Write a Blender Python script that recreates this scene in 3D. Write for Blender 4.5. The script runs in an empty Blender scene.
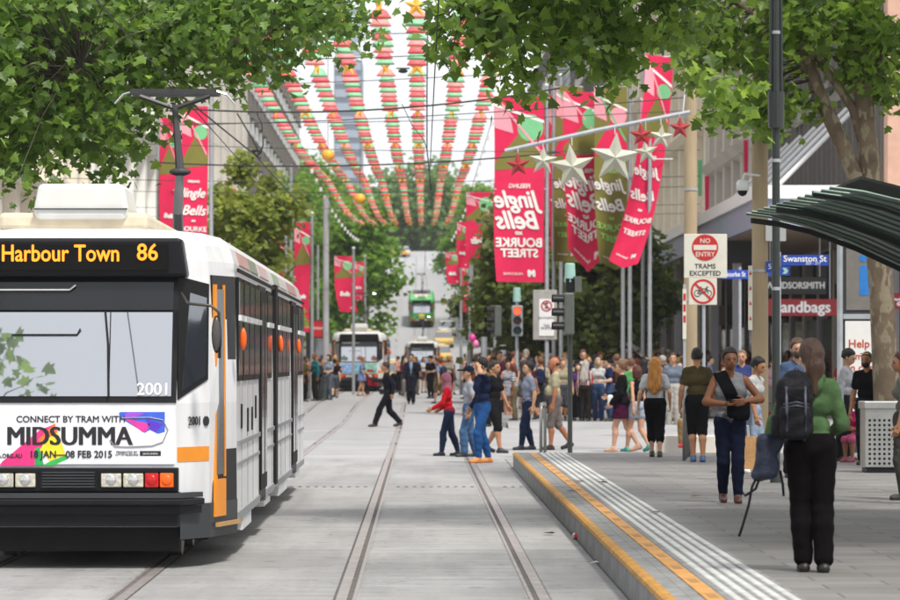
import bpy, math, random
import numpy as np
from mathutils import Vector, Matrix
R = math.radians
scene = bpy.context.scene
COL = scene.collection
random.seed(7)
rng = np.random.default_rng(11)

# ------------------------------------------------------------------ camera
HC = 1.74                      # eye height above the road
FPX = 3375.0                   # 135 mm lens on a 900 px wide frame
VX, VY = 420.0, 363.0          # where the tram tracks vanish
cam_d = bpy.data.cameras.new('camera')
cam = bpy.data.objects.new('camera', cam_d); COL.objects.link(cam)
cam.location = (0, 0, HC); cam.rotation_euler = (R(90), 0, 0)
cam_d.lens = 135; cam_d.sensor_width = 36
cam_d.shift_x = (450 - VX) / 900; cam_d.shift_y = (VY - 300) / 900
cam_d.clip_start = 0.5; cam_d.clip_end = 6000
cam_d.dof.use_dof = True; cam_d.dof.focus_distance = 35.0; cam_d.dof.aperture_fstop = 4.6
scene.camera = cam

# ------------------------------------------------------------------ light
SUN_EL, SUN_AZ = 58, 150
world = bpy.data.worlds.new('World'); scene.world = world; world.use_nodes = True
wn = world.node_tree.nodes; wl = world.node_tree.links
for n in list(wn): wn.remove(n)
sky = wn.new('ShaderNodeTexSky'); sky.sky_type = 'NISHITA'; sky.sun_disc = False
sky.sun_elevation = R(SUN_EL); sky.sun_rotation = R(SUN_AZ); sky.dust_density = 3.0; sky.air_density = 1.0
mix = wn.new('ShaderNodeMix'); mix.data_type = 'RGBA'; mix.inputs[0].default_value = 0.82
mix.inputs[7].default_value = (10.2, 10.4, 10.8, 1)          # even bright cloud cover
wl.new(sky.outputs[0], mix.inputs[6])
bg = wn.new('ShaderNodeBackground'); bg.inputs[1].default_value = 0.088
wl.new(mix.outputs[2], bg.inputs[0])
wo = wn.new('ShaderNodeOutputWorld'); wl.new(bg.outputs[0], wo.inputs[0])
sun_d = bpy.data.lights.new('sun', 'SUN'); sun_d.energy = 3.1; sun_d.angle = R(7); sun_d.color = (1, .96, .9)
sun = bpy.data.objects.new('sun', sun_d); COL.objects.link(sun)
# azimuth measured from +Y clockwise; lamp shines along -Z of its frame
_d = Vector((math.sin(R(SUN_AZ)) * math.cos(R(SUN_EL)), math.cos(R(SUN_AZ)) * math.cos(R(SUN_EL)), math.sin(R(SUN_EL))))
sun.rotation_euler = _d.to_track_quat('Z', 'Y').to_euler()
scene.view_settings.view_transform = 'Standard'; scene.view_settings.look = 'None'
scene.view_settings.exposure = 0.45; scene.view_settings.gamma = 1.0
scene.cycles.max_bounces = 6; scene.cycles.transparent_max_bounces = 8
scene.cycles.use_denoising = True

# ------------------------------------------------------------------ helpers
def hexc(h):
    h = h.lstrip('#'); o = []
    for i in (0, 2, 4):
        c = int(h[i:i + 2], 16) / 255
        o.append(c / 12.92 if c <= .04045 else ((c + .055) / 1.055) ** 2.4)
    return tuple(o)
MATS = {}
def mat(name, col, rough=.6, metal=0, var=.12, scale=6, bump=0, bscale=40, emit=0, spec=.5, coat=0, stretch=None, rand=0):
    if name in MATS: return MATS[name]
    if isinstance(col, str): col = hexc(col)
    m = bpy.data.materials.new(name); m.use_nodes = True; MATS[name] = m
    nt = m.node_tree; b = nt.nodes['Principled BSDF']
    b.inputs['Roughness'].default_value = rough; b.inputs['Metallic'].default_value = metal
    b.inputs['Specular IOR Level'].default_value = spec; b.inputs['Coat Weight'].default_value = coat
    b.inputs['Base Color'].default_value = (*col, 1)
    tc = nt.nodes.new('ShaderNodeTexCoord'); src = tc.outputs['Object']
    if stretch:
        mp = nt.nodes.new('ShaderNodeMapping'); mp.inputs['Scale'].default_value = stretch
        nt.links.new(src, mp.inputs[0]); src = mp.outputs[0]
    if var > 0:
        nz = nt.nodes.new('ShaderNodeTexNoise'); nz.inputs['Scale'].default_value = scale; nz.inputs['Detail'].default_value = 5
        nt.links.new(src, nz.inputs['Vector'])
        mr = nt.nodes.new('ShaderNodeMapRange'); mr.inputs[1].default_value = .3; mr.inputs[2].default_value = .7
        mr.inputs[3].default_value = 1 - var; mr.inputs[4].default_value = 1 + var
        nt.links.new(nz.outputs[0], mr.inputs[0]); fac = mr.outputs[0]
        if rand:
            ge = nt.nodes.new('ShaderNodeNewGeometry'); m2 = nt.nodes.new('ShaderNodeMapRange')
            m2.inputs[3].default_value = 1 - rand; m2.inputs[4].default_value = 1 + rand
            nt.links.new(ge.outputs['Random Per Island'], m2.inputs[0])
            mm = nt.nodes.new('ShaderNodeMath'); mm.operation = 'MULTIPLY'
            nt.links.new(fac, mm.inputs[0]); nt.links.new(m2.outputs[0], mm.inputs[1]); fac = mm.outputs[0]
        vm = nt.nodes.new('ShaderNodeVectorMath'); vm.operation = 'SCALE'; vm.inputs[0].default_value = col
        nt.links.new(fac, vm.inputs['Scale']); nt.links.new(vm.outputs[0], b.inputs['Base Color'])
    if bump:
        nb = nt.nodes.new('ShaderNodeTexNoise'); nb.inputs['Scale'].default_value = bscale; nb.inputs['Detail'].default_value = 3
        nt.links.new(src, nb.inputs['Vector']); bp = nt.nodes.new('ShaderNodeBump'); bp.inputs['Strength'].default_value = bump
        bp.inputs['Distance'].default_value = .02
        nt.links.new(nb.outputs[0], bp.inputs['Height']); nt.links.new(bp.outputs[0], b.inputs['Normal'])
    if emit:
        b.inputs['Emission Color'].default_value = (*col, 1); b.inputs['Emission Strength'].default_value = emit
    return m
def cloth(h): return mat('cloth_' + h.strip('#'), tuple(.58 * c for c in hexc(h)), .85, var=.2, scale=7, bump=.9, bscale=13, spec=.06)
def haird(h): return mat('hair' + h, h, .5, var=.45, scale=55, bump=.8, bscale=70, spec=.35, stretch=(1, 1, .10))
def striped(h1, h2, vert=False, period=.07):
    n = 'cloth_stripe' + h1 + h2 + str(vert)
    if n in MATS: return MATS[n]
    m = cloth(h1).copy(); m.name = n; MATS[n] = m; nt = m.node_tree; b = nt.nodes['Principled BSDF']
    src = b.inputs['Base Color'].links[0].from_socket; tc = nt.nodes.new('ShaderNodeTexCoord'); sp = nt.nodes.new('ShaderNodeSeparateXYZ'); nt.links.new(tc.outputs['Object'], sp.inputs[0])
    mo = nt.nodes.new('ShaderNodeMath'); mo.operation = 'PINGPONG'; mo.inputs[1].default_value = period / 2; nt.links.new(sp.outputs[0 if vert else 2], mo.inputs[0])
    gt = nt.nodes.new('ShaderNodeMath'); gt.operation = 'GREATER_THAN'; gt.inputs[1].default_value = period / 4; nt.links.new(mo.outputs[0], gt.inputs[0])
    mx = nt.nodes.new('ShaderNodeMix'); mx.data_type = 'RGBA'; nt.links.new(gt.outputs[0], mx.inputs[0]); nt.links.new(src, mx.inputs[6]); mx.inputs[7].default_value = (*[.58 * c for c in hexc(h2)], 1)
    nt.links.new(mx.outputs[2], b.inputs['Base Color']); return m
def skinm(h): return mat('skin_' + h.strip('#'), tuple(.68 * c for c in hexc(h)), .5, var=.06, scale=14, spec=.35)
def leafm(name, c1, c2):
    m = bpy.data.materials.new(name); m.use_nodes = True; MATS[name] = m
    nt = m.node_tree; b = nt.nodes['Principled BSDF']; out = nt.nodes['Material Output']
    ge = nt.nodes.new('ShaderNodeNewGeometry'); mx = nt.nodes.new('ShaderNodeMix'); mx.data_type = 'RGBA'
    nt.links.new(ge.outputs['Random Per Island'], mx.inputs[0])
    mx.inputs[6].default_value = (*c1, 1); mx.inputs[7].default_value = (*c2, 1)
    nt.links.new(mx.outputs[2], b.inputs['Base Color'])
    b.inputs['Roughness'].default_value = .42; b.inputs['Specular IOR Level'].default_value = .4
    tr = nt.nodes.new('ShaderNodeBsdfTranslucent')
    hs = nt.nodes.new('ShaderNodeHueSaturation'); hs.inputs['Value'].default_value = 2.2; hs.inputs['Hue'].default_value = .488
    nt.links.new(mx.outputs[2], hs.inputs['Color']); nt.links.new(hs.outputs[0], tr.inputs[0])
    ms = nt.nodes.new('ShaderNodeMixShader'); ms.inputs[0].default_value = .5
    nt.links.new(b.outputs[0], ms.inputs[1]); nt.links.new(tr.outputs[0], ms.inputs[2]); nt.links.new(ms.outputs[0], out.inputs[0])
    return m
def glass_dark(name, col=(.012, .014, .016), refl=.35, rough=.03):
    m = bpy.data.materials.new(name); m.use_nodes = True; MATS[name] = m
    nt = m.node_tree; b = nt.nodes['Principled BSDF']; out = nt.nodes['Material Output']
    b.inputs['Base Color'].default_value = (*col, 1); b.inputs['Roughness'].default_value = .1
    g = nt.nodes.new('ShaderNodeBsdfGlossy'); g.inputs['Roughness'].default_value = rough; g.inputs[0].default_value = (.95, .97, 1, 1)
    ms = nt.nodes.new('ShaderNodeMixShader'); ms.inputs[0].default_value = refl
    nt.links.new(b.outputs[0], ms.inputs[1]); nt.links.new(g.outputs[0], ms.inputs[2]); nt.links.new(ms.outputs[0], out.inputs[0])
    return m

def tag(o, label=None, cat=None, group=None, kind=None):
    if label: o['label'] = label
    if cat: o['category'] = cat
    if group: o['group'] = group
    if kind: o['kind'] = kind
    return o
def thing(name, label, cat, loc=(0, 0, 0), rz=0, group=None):
    o = bpy.data.objects.new(name, None); COL.objects.link(o); o.location = loc; o.rotation_euler = (0, 0, rz)
    o.empty_display_size = .2
    return tag(o, label, cat, group)
def link(name, me, m, parent=None, smooth=False):
    o = bpy.data.objects.new(name, me); COL.objects.link(o)
    if m is not None:
        for mm in (m if isinstance(m, (list, tuple)) else [m]): me.materials.append(mm)
    if parent is not None: o.parent = parent
    return o
def mesh_np(name, v, f, smooth=True):
    v = np.asarray(v, dtype=np.float32); f = np.asarray(f, dtype=np.int32)
    me = bpy.data.meshes.new(name); n = f.shape[1]
    me.vertices.add(len(v)); me.vertices.foreach_set('co', v.ravel())
    me.loops.add(f.size); me.loops.foreach_set('vertex_index', f.ravel())
    me.polygons.add(len(f)); me.polygons.foreach_set('loop_start', np.arange(0, f.size, n, dtype=np.int32))
    me.polygons.foreach_set('use_smooth', np.full(len(f), smooth))
    me.update(calc_edges=True); return me
class MB:
    def __init__(s): s.v = []; s.f = []
    def add(s, v, f):
        o = len(s.v); s.v += [tuple(p) for p in v]; s.f += [tuple(i + o for i in q) for q in f]; return s
    def box(s, c, d, rz=0, M=None):
        hx, hy, hz = d[0] / 2, d[1] / 2, d[2] / 2
        p = [Vector((x, y, z)) for x in (-hx, hx) for y in (-hy, hy) for z in (-hz, hz)]
        if rz: M = Matrix.Rotation(rz, 3, 'Z')
        if M is not None: p = [M @ q for q in p]
        p = [q + Vector(c) for q in p]
        return s.add(p, [(0, 1, 3, 2), (4, 6, 7, 5), (0, 4, 5, 1), (2, 3, 7, 6), (0, 2, 6, 4), (1, 5, 7, 3)])
    def bx(s, x0, x1, y0, y1, z0, z1): return s.box(((x0 + x1) / 2, (y0 + y1) / 2, (z0 + z1) / 2), (x1 - x0, y1 - y0, z1 - z0))
    def cyl(s, a, b, r0, r1=None, n=10, cap=True):
        r1 = r0 if r1 is None else r1; a = Vector(a); b = Vector(b); q = (b - a).to_track_quat('Z', 'Y').to_matrix()
        v = []
        for p, r in ((a, r0), (b, r1)):
            for i in range(n):
                t = 2 * math.pi * i / n; v.append(p + q @ Vector((r * math.cos(t), r * math.sin(t), 0)))
        f = [(i, (i + 1) % n, n + (i + 1) % n, n + i) for i in range(n)]
        if cap: f += [tuple(range(n - 1, -1, -1)), tuple(range(n, 2 * n))]
        return s.add(v, f)
    def tube(s, pts, r, n=6):
        pts = [Vector(p) for p in pts]; rs = r if isinstance(r, (list, tuple)) else [r] * len(pts); v = []
        for i, p in enumerate(pts):
            d = (pts[min(i + 1, len(pts) - 1)] - pts[max(i - 1, 0)]).normalized()
            u = d.cross(Vector((0, 0, 1)))
            if u.length < .05: u = d.cross(Vector((0, 1, 0)))
            u.normalize(); w = d.cross(u)
            for k in range(n):
                t = 2 * math.pi * k / n; v.append(p + u * rs[i] * math.cos(t) + w * rs[i] * math.sin(t))
        f = []
        for i in range(len(pts) - 1):
            for k in range(n): f.append((i * n + k, i * n + (k + 1) % n, (i + 1) * n + (k + 1) % n, (i + 1) * n + k))
        f += [tuple(range(n - 1, -1, -1)), tuple((len(pts) - 1) * n + k for k in range(n))]
        return s.add(v, f)
    def ell(s, c, r, nu=12, nv=8, M=None):
        v = []; f = []
        for j in range(nv + 1):
            ph = math.pi * j / nv
            for i in range(nu):
                th = 2 * math.pi * i / nu
                p = Vector((r[0] * math.sin(ph) * math.cos(th), r[1] * math.sin(ph) * math.sin(th), r[2] * math.cos(ph)))
                if M is not None: p = M @ p
                v.append(p + Vector(c))
        for j in range(nv):
            for i in range(nu): f.append((j * nu + i, (j + 1) * nu + i, (j + 1) * nu + (i + 1) % nu, j * nu + (i + 1) % nu))
        return s.add(v, f)
    def lathe(s, c, prof, n=14):
        v = []; f = []
        for r, z in prof:
            for i in range(n):
                t = 2 * math.pi * i / n; v.append((c[0] + r * math.cos(t), c[1] + r * math.sin(t), c[2] + z))
        for j in range(len(prof) - 1):
            for i in range(n): f.append((j * n + i, j * n + (i + 1) % n, (j + 1) * n + (i + 1) % n, (j + 1) * n + i))
        f += [tuple(range(n - 1, -1, -1)), tuple((len(prof) - 1) * n + k for k in range(n))]
        return s.add(v, f)
    def prism(s, poly, axis, a, b):
        """poly: 2-D points; axis 'x','y','z' is the extrusion axis from a to b"""
        def p3(q, t): return {'x': (t, q[0], q[1]), 'y': (q[0], t, q[1]), 'z': (q[0], q[1], t)}[axis]
        n = len(poly); v = [p3(q, a) for q in poly] + [p3(q, b) for q in poly]
        return s.add(v, [tuple(range(n)), tuple(range(2 * n - 1, n - 1, -1))] + [(i, n + i, n + (i + 1) % n, (i + 1) % n) for i in range(n)])
    def mesh(s, name='mesh', smooth=False):
        me = bpy.data.meshes.new(name); me.from_pydata(s.v, [], s.f); me.update()
        import bmesh
        bm = bmesh.new(); bm.from_mesh(me); bmesh.ops.recalc_face_normals(bm, faces=bm.faces); bm.to_mesh(me); bm.free()
        if smooth: me.polygons.foreach_set('use_smooth', [True] * len(me.polygons))
        return me
    def build(s, name, m, parent=None, smooth=False, bevel=0):
        o = link(name, s.mesh(name, smooth), m, parent)
        if bevel:
            b = o.modifiers.new('bevel', 'BEVEL'); b.width = bevel; b.segments = 2; b.limit_method = 'ANGLE'; b.angle_limit = R(40)
        return o
def copy_tree(o, parent=None):
    c = o.copy(); COL.objects.link(c)
    if parent is not None: c.parent = parent
    for ch in o.children: copy_tree(ch, c)
    return c
def text_mesh(s, size, bold=0.0, align='CENTER', shear=0, sx=1.0, ext=.002):
    cu = bpy.data.curves.new('txt', 'FONT'); cu.body = s; cu.size = size; cu.align_x = align; cu.align_y = 'CENTER'
    cu.shear = shear; cu.extrude = ext; cu.resolution_u = 3
    cu.space_line = .85
    o = bpy.data.objects.new('txt', cu); COL.objects.link(o)
    dg = bpy.context.evaluated_depsgraph_get(); me = bpy.data.meshes.new_from_object(o.evaluated_get(dg))
    bpy.data.objects.remove(o); bpy.data.curves.remove(cu)
    if bold > 0:                                        # heavier strokes: the same letters laid side by side
        v = np.zeros(len(me.vertices) * 3); me.vertices.foreach_get('co', v); v = v.reshape(-1, 3); fs = [tuple(p.vertices) for p in me.polygons]; vv = []; ff = []
        for k, (dx, dy) in enumerate(((-1, 0), (1, 0), (0, .8), (0, -.8))):
            ff += [tuple(i + len(vv) for i in f) for f in fs]; vv += [tuple(q) for q in v + np.array((dx * bold, dy * bold, .0004 * k))]
        bpy.data.meshes.remove(me); me = bpy.data.meshes.new('txt'); me.from_pydata(vv, [], ff); me.update()
    if sx != 1: me.transform(Matrix.Diagonal((sx, 1, 1, 1)))
    return me
FACE = Matrix.Rotation(R(90), 4, 'X')          # text plane -> faces the camera side (-Y)
def text(name, s, size, m, loc, parent=None, rot=None, mirror=False, **k):
    me = text_mesh(s, size, **k)
    M = (rot if rot is not None else FACE).to_4x4()
    if mirror: M = M @ Matrix.Diagonal((-1, 1, 1, 1))
    me.transform(Matrix.Translation(loc) @ M)
    me.materials.clear()
    return link(name, me, m, parent)

def gz(y):
    def ss(a, b, t): t = min(max((t - a) / (b - a), 0), 1); return t * t * (3 - 2 * t)
    z = .3 * ss(95, 125, y) + .05 * ss(125, 165, y)
    t = (min(y, 540) - 283) / 12
    z += .075 * 12 * (math.log1p(math.exp(t)) if t < 30 else t)
    return z
def px(x, y, Y): return ((x - VX) * Y / FPX, Y, HC + (VY - y) * Y / FPX)
def pX(x, Y): return (x - VX) * Y / FPX
def pZ(y, Y): return HC + (VY - y) * Y / FPX
def strip(name, x0, x1, y0, y1, dz, m, parent=None, step=6.0, nx=1):
    ys = [y0]
    while ys[-1] < y1 - 1e-6: ys.append(min(ys[-1] + step * (1 if ys[-1] < 300 else 2), y1))
    v = []; f = []
    xs = [x0 + (x1 - x0) * i / nx for i in range(nx + 1)]
    for y in ys:
        for x in xs: v.append((x, y, gz(y) + dz))
    w = nx + 1
    for i in range(len(ys) - 1):
        for j in range(nx): f.append((i * w + j, i * w + j + 1, (i + 1) * w + j + 1, (i + 1) * w + j))
    return MB().add(v, f).build(name, m, parent)
# ------------------------------------------------------------------ the setting: ground, road, rails, platform
HP = .25                                            # platform height
XK = 1.545                                          # platform kerb face
TR, TL = .169, -2.95                                # centres of the two tracks
M_ground = mat('paving_far', (.21, .206, .20), .85, var=.18, scale=.6)
M_hill = mat('hill_road', (.32, .32, .325), .8, var=.12, scale=.15, stretch=(1, .12, 1))
M_road = mat('crossing_asphalt', (.31, .31, .31), .8, var=.14, scale=.5, bump=.3, bscale=60)
M_kerb = mat('kerb_concrete', (.20, .20, .195), .85, var=.25, scale=5, bump=.4, bscale=50)
M_yel = mat('yellow_edge_paint', '#ab7a2a', .65, var=.3, scale=7, bump=.2)
M_ora = mat('orange_paint', '#b98545', .65, var=.25, scale=9)
M_oram = mat('worn_brown_print', '#9a7444', .7, var=.25)
M_rib = mat('tactile_white', '#b9b9b6', .6, var=.18, scale=5)
M_steel = mat('rail_steel', (.36, .32, .30), .45, .55, var=.25, scale=8)
M_groove = mat('rail_groove', (.10, .092, .086), .9, var=.3)
M_dark = mat('drain_iron', (.04, .04, .04), .7)

def slab_mat():
    m = bpy.data.materials.new('concrete_slab'); m.use_nodes = True; nt = m.node_tree; b = nt.nodes['Principled BSDF']
    L = nt.links; N = nt.nodes.new
    tc = N('ShaderNodeNewGeometry')
    def noise(scale, det, st):
        mp = N('ShaderNodeMapping'); mp.inputs['Scale'].default_value = st; L.new(tc.outputs['Position'], mp.inputs[0])
        nz = N('ShaderNodeTexNoise'); nz.inputs['Scale'].default_value = scale; nz.inputs['Detail'].default_value = det; L.new(mp.outputs[0], nz.inputs['Vector']); return nz.outputs[0]
    def mr(s, a, b_, c, d):
        r = N('ShaderNodeMapRange'); r.inputs[1].default_value = a; r.inputs[2].default_value = b_; r.inputs[3].default_value = c; r.inputs[4].default_value = d; L.new(s, r.inputs[0]); return r.outputs[0]
    def mul(a, c):
        r = N('ShaderNodeMath'); r.operation = 'MULTIPLY'; L.new(a, r.inputs[0]); L.new(c, r.inputs[1]); return r.outputs[0]
    oi = N('ShaderNodeObjectInfo')
    f = mul(mr(noise(1.2, 6, (1, .25, 1)), .3, .7, .84, 1.14), mr(noise(26, 4, (1, 1, 1)), .3, .7, .92, 1.08))
    f = mul(f, mr(noise(2.0, 4, (.18, 1.6, 1)), .35, .68, .93, 1.08))
    f = mul(f, mr(oi.outputs['Random'], 0, 1, .88, 1.08))
    f = mul(f, mr(noise(5.5, 5, (1, .6, 1)), .58, .74, 1.0, .78))
    f = mul(f, mr(noise(.9, 7, (3.2, .22, 1)), .5, .75, 1.0, .80))
    vo = N('ShaderNodeTexVoronoi'); vo.feature = 'DISTANCE_TO_EDGE'; vo.inputs['Scale'].default_value = .32
    dn = N('ShaderNodeTexNoise'); dn.inputs['Scale'].default_value = 2.2; dn.inputs['Detail'].default_value = 6; L.new(tc.outputs['Position'], dn.inputs['Vector'])
    dm = N('ShaderNodeVectorMath'); dm.operation = 'SCALE'; dm.inputs['Scale'].default_value = 1.1; L.new(dn.outputs['Color'], dm.inputs[0])
    da = N('ShaderNodeVectorMath'); da.operation = 'ADD'; L.new(tc.outputs['Position'], da.inputs[0]); L.new(dm.outputs[0], da.inputs[1]); L.new(da.outputs[0], vo.inputs['Vector'])
    f = mul(f, mr(vo.outputs['Distance'], .0, .006, .62, 1))                                       # fine wandering cracks
    f = mul(f, mr(noise(3.5, 2, (1, 1, 1)), .66, .70, 1, .72))                                     # oil drips and gum
    # pale tyre scuffs sweeping across in arcs
    wv = N('ShaderNodeTexWave'); wv.wave_type = 'RINGS'; wv.inputs['Scale'].default_value = .55; wv.inputs['Distortion'].default_value = 5; wv.inputs['Detail Scale'].default_value = .5
    mp = N('ShaderNodeMapping'); mp.inputs['Scale'].default_value = (.35, 1.2, 1); mp.inputs['Location'].default_value = (4, -20, 0); L.new(tc.outputs['Position'], mp.inputs[0]); L.new(mp.outputs[0], wv.inputs['Vector'])
    sc = mul(mr(wv.outputs[1], .93, 1, 0, 1), mr(noise(.7, 3, (1, .4, 1)), .48, .6, 0, 1))
    ad = N('ShaderNodeMath'); ad.operation = 'MULTIPLY_ADD'; L.new(sc, ad.inputs[0]); ad.inputs[1].default_value = .3; L.new(f, ad.inputs[2])
    vm = N('ShaderNodeVectorMath'); vm.operation = 'SCALE'; vm.inputs[0].default_value = (.295, .29, .284); L.new(ad.outputs[0], vm.inputs['Scale'])
    L.new(vm.outputs[0], b.inputs['Base Color']); b.inputs['Roughness'].default_value = .75
    bp = N('ShaderNodeBump'); bp.inputs['Strength'].default_value = .25; bp.inputs['Distance'].default_value = .01; L.new(noise(60, 3, (1, 1, 1)), bp.inputs['Height']); L.new(bp.outputs[0], b.inputs['Normal'])
    return m
M_slab = slab_mat()
def paver_mat():
    m = bpy.data.materials.new('bluestone_paving'); m.use_nodes = True; nt = m.node_tree; b = nt.nodes['Principled BSDF']
    L = nt.links; N = nt.nodes.new
    tc = N('ShaderNodeNewGeometry')
    br = N('ShaderNodeTexBrick'); L.new(tc.outputs['Position'], br.inputs['Vector'])
    br.inputs['Scale'].default_value = 1; br.inputs['Brick Width'].default_value = .9; br.inputs['Row Height'].default_value = .42; br.inputs['Mortar Size'].default_value = .008
    br.inputs['Color1'].default_value = (.15, .143, .136, 1); br.inputs['Color2'].default_value = (.195, .187, .178, 1); br.inputs['Mortar'].default_value = (.075, .072, .069, 1)
    nz = N('ShaderNodeTexNoise'); nz.inputs['Scale'].default_value = 1.4; nz.inputs['Detail'].default_value = 6; L.new(tc.outputs['Position'], nz.inputs['Vector'])
    r = N('ShaderNodeMapRange'); r.inputs[1].default_value = .3; r.inputs[2].default_value = .7; r.inputs[3].default_value = .82; r.inputs[4].default_value = 1.15; L.new(nz.outputs[0], r.inputs[0])
    vm = N('ShaderNodeVectorMath'); vm.operation = 'SCALE'; L.new(br.outputs[0], vm.inputs[0]); L.new(r.outputs[0], vm.inputs['Scale']); L.new(vm.outputs[0], b.inputs['Base Color'])
    b.inputs['Roughness'].default_value = .62
    return m
M_pave = paver_mat()

tag(strip('ground', -160, 160, -30, 1255, -.12, M_ground, step=5), kind='structure')
def bent(name, x0, x1, y0, y1, dz, m, step=6, parent=None): return tag(strip(name, x0, x1, y0, y1, dz, m, parent, step), kind='structure')
bent('crossing_road', -90, 90, 61, 90, 0, M_road)
bent('street', -14.9, 13.4, 90, 285, 0, M_hill, 5)
bent('hill_street', -6.9, 7.3, 285, 545, 0, M_hill, 5)
bent('hill_pavement', -14.9, -6.95, 285, 545, .08, M_pave, 5)
bent('hill_pavement_right', 7.35, 13.4, 285, 545, .08, M_pave, 5)
bent('left_pavement', -14.9, -4.9, 15, 61, 0, M_pave)
road = tag(strip('tram_road', -4.9, XK, 15, 61, -.085, M_kerb), kind='structure')
lanes = [(-4.88, TL - .80), (TL - .62, TL + .62), (TL + .80, TR - .80), (TR - .62, TR + .62), (TR + .80, XK - .012)]
joints = [15, 20.5, 26, 31.5, 37, 42.2, 47.35, 52.5, 57, 60.99]
for a, b_ in lanes:
    for i in range(len(joints) - 1):
        MB().bx(a, b_, joints[i] + .006, joints[i + 1] - .006, -.08, 0).build('concrete_slab', M_slab, road, bevel=.006)
# rails with their flangeway grooves, all along the street
for tn, cx in (('inbound_track', TL), ('outbound_track', TR)):
    tr = tag(strip(tn, cx - .82, cx + .82, 15, 520, -.004, M_slab, step=4), kind='structure')
    for s in (-1, 1):
        xr = cx + s * .7475
        for nm, x0, x1, dz, m in (('rail_bed', xr - (.062 if s < 0 else .048) - (.0 if s < 0 else .036), xr + (.048 if s > 0 else .062) + (.036 if s < 0 else 0), .0, M_groove), ('rail', xr - .04, xr + .04, .004, M_steel),
                                  ('guard_rail', xr - s * .095 - .014, xr - s * .095 + .014, .003, M_steel)):
            strip(nm, x0, x1, 15, 520, dz, m, tr, 4)
    for y0, y1, dz, m in ((60.9, 90, .001, M_road), (90, 520, .002, M_hill)):
        strip('track_infill', cx - .655, cx + .655, y0, y1, dz, m, tr, 4)
        for s in (-1, 1): strip('track_infill', cx + s * .8325 - .0001 if s < 0 else cx + .8325, cx + s * .8325 + .03, y0, y1, dz, m, tr, 4)
dr = MB()
for yy in (47.35,):
    x = -4.7
    while x < XK - .1:
        if min(abs(x - TL - .7475), abs(x - TL + .7475), abs(x - TR - .7475), abs(x - TR + .7475)) > .15: dr.bx(x, x + .05, yy - .05, yy + .05, .002, .006)
        x += .115
o = dr.build('drain_slot', M_dark, road); o['kind'] = 'stuff'
# platform
plat = tag(MB().bx(XK + .16, 13.4, 12, 56, -.1, HP).build('platform', M_pave), kind='structure')
tag(MB().add([(1.8, 56, HP - .002), (13.4, 56, HP - .002), (13.4, 58.6, .004), (1.8, 58.6, .004)], [(0, 1, 2, 3)]).build('platform_ramp', M_pave), kind='structure')
bent('right_pavement', XK, 13.4, 56, 61, -.004, M_slab)
tag(MB().add([(2.35, 89.4, .003), (13.4, 89.4, .003), (13.4, 91.0, .15), (2.35, 91.0, .15)], [(0, 1, 2, 3)]).build('pavement_ramp', M_road), kind='structure')
bent('far_right_pavement', 2.35, 13.4, 91, 284, .15, M_ground, 5)
for k in range(40): MB().box((2.26, 93.5 + 5 * k, gz(93.5 + 5 * k) + .05), (.17, 4.98, .21)).build('kerb_stone', M_kerb, bpy.data.objects['far_right_pavement'])
y = 12.0; i = 0
ks = MB().bx(XK, XK + .158, .004, 1.196, -.1, HP - .03).mesh('kerb_stone')
ks.materials.append(M_kerb)
while y < 55.9:
    L_ = min(1.2, 56 - y); o = bpy.data.objects.new('kerb_stone', ks); COL.objects.link(o); o.parent = plat; o.location = (0, y, 0); o.scale = (1, L_ / 1.2, 1); y += 1.2
MB().prism([(XK - .012, HP - .035), (XK + .065, HP - .035), (XK + .065, HP + .006), (XK + .02, HP + .006), (XK - .004, HP - .008)], 'y', 12, 56.01).build('yellow_edge', M_yel, plat)
MB().bx(XK + .066, XK + .165, 12, 56, -.05, HP + .003).build('edge_band', M_kerb, plat)
MB().bx(XK + .166, 1.785, 12, 55.98, HP - .02, HP + .004).build('edge_band', M_kerb, plat)
y = 12.0
sm = MB().bx(1.80, 1.915, .003, 1.497, HP - .02, HP + .006).mesh('orange_strip'); sm.materials.append(M_ora)
pm = MB().bx(1.83, 1.89, .3, .7, HP, HP + .008).mesh('worn_print'); pm.materials.append(M_oram)
while y < 55.5:
    o = bpy.data.objects.new('orange_strip', sm); COL.objects.link(o); o.parent = plat; o.location = (0, y, 0)
    if int(y * 2) % 2 == 0 or True:
        q = bpy.data.objects.new('worn_print', pm); COL.objects.link(q); q.parent = o
    y += 1.5
MB().bx(1.935, 2.43, 12, 55.98, HP - .02, HP + .002).build('edge_band', M_kerb, plat)
for k in range(5):
    x = 1.975 + .09 * k
    MB().prism([(x, HP), (x + .056, HP), (x + .05, HP + .008), (x + .006, HP + .008)], 'y', 12, 55.98).build('tactile_rib', M_rib, plat)

# ------------------------------------------------------------------ buildings
M_cream = mat('cream_render', '#eae2d2', .8, var=.08, scale=.8, bump=.2)
M_stone = mat('grey_stone', '#c9c3ba', .8, var=.1, scale=.5, bump=.2)
M_grey = mat('grey_panel', '#a9a8ac', .6, var=.06, scale=.7)
M_pink = mat('pink_brick', '#c09a86', .8, var=.12, scale=2, bump=.3)
M_lgrey = mat('pale_tower_concrete', '#ebe9e4', .8, var=.08, scale=.2)
M_win = glass_dark('window_glass', (.03, .035, .045), .22, .05)
M_winb = glass_dark('blue_window_glass', (.08, .13, .2), .3, .05)
M_shop = mat('shop_interior', '#3a322c', .8, var=.35, scale=.8)
M_awn = mat('awning_fascia', '#8b93a6', .55, var=.06)
M_awnw = mat('awning_white', '#e2e2e0', .6, var=.05)
M_soff = mat('awning_soffit', '#b59c86', .7, var=.1)
M_blk = mat('black_board', (.012, .012, .013), .4, var=.1)
M_frame = mat('window_frame', '#6a655f', .5, var=.1)
M_wht = mat('white_paint', (.74, .74, .73), .5, var=.05)
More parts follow.
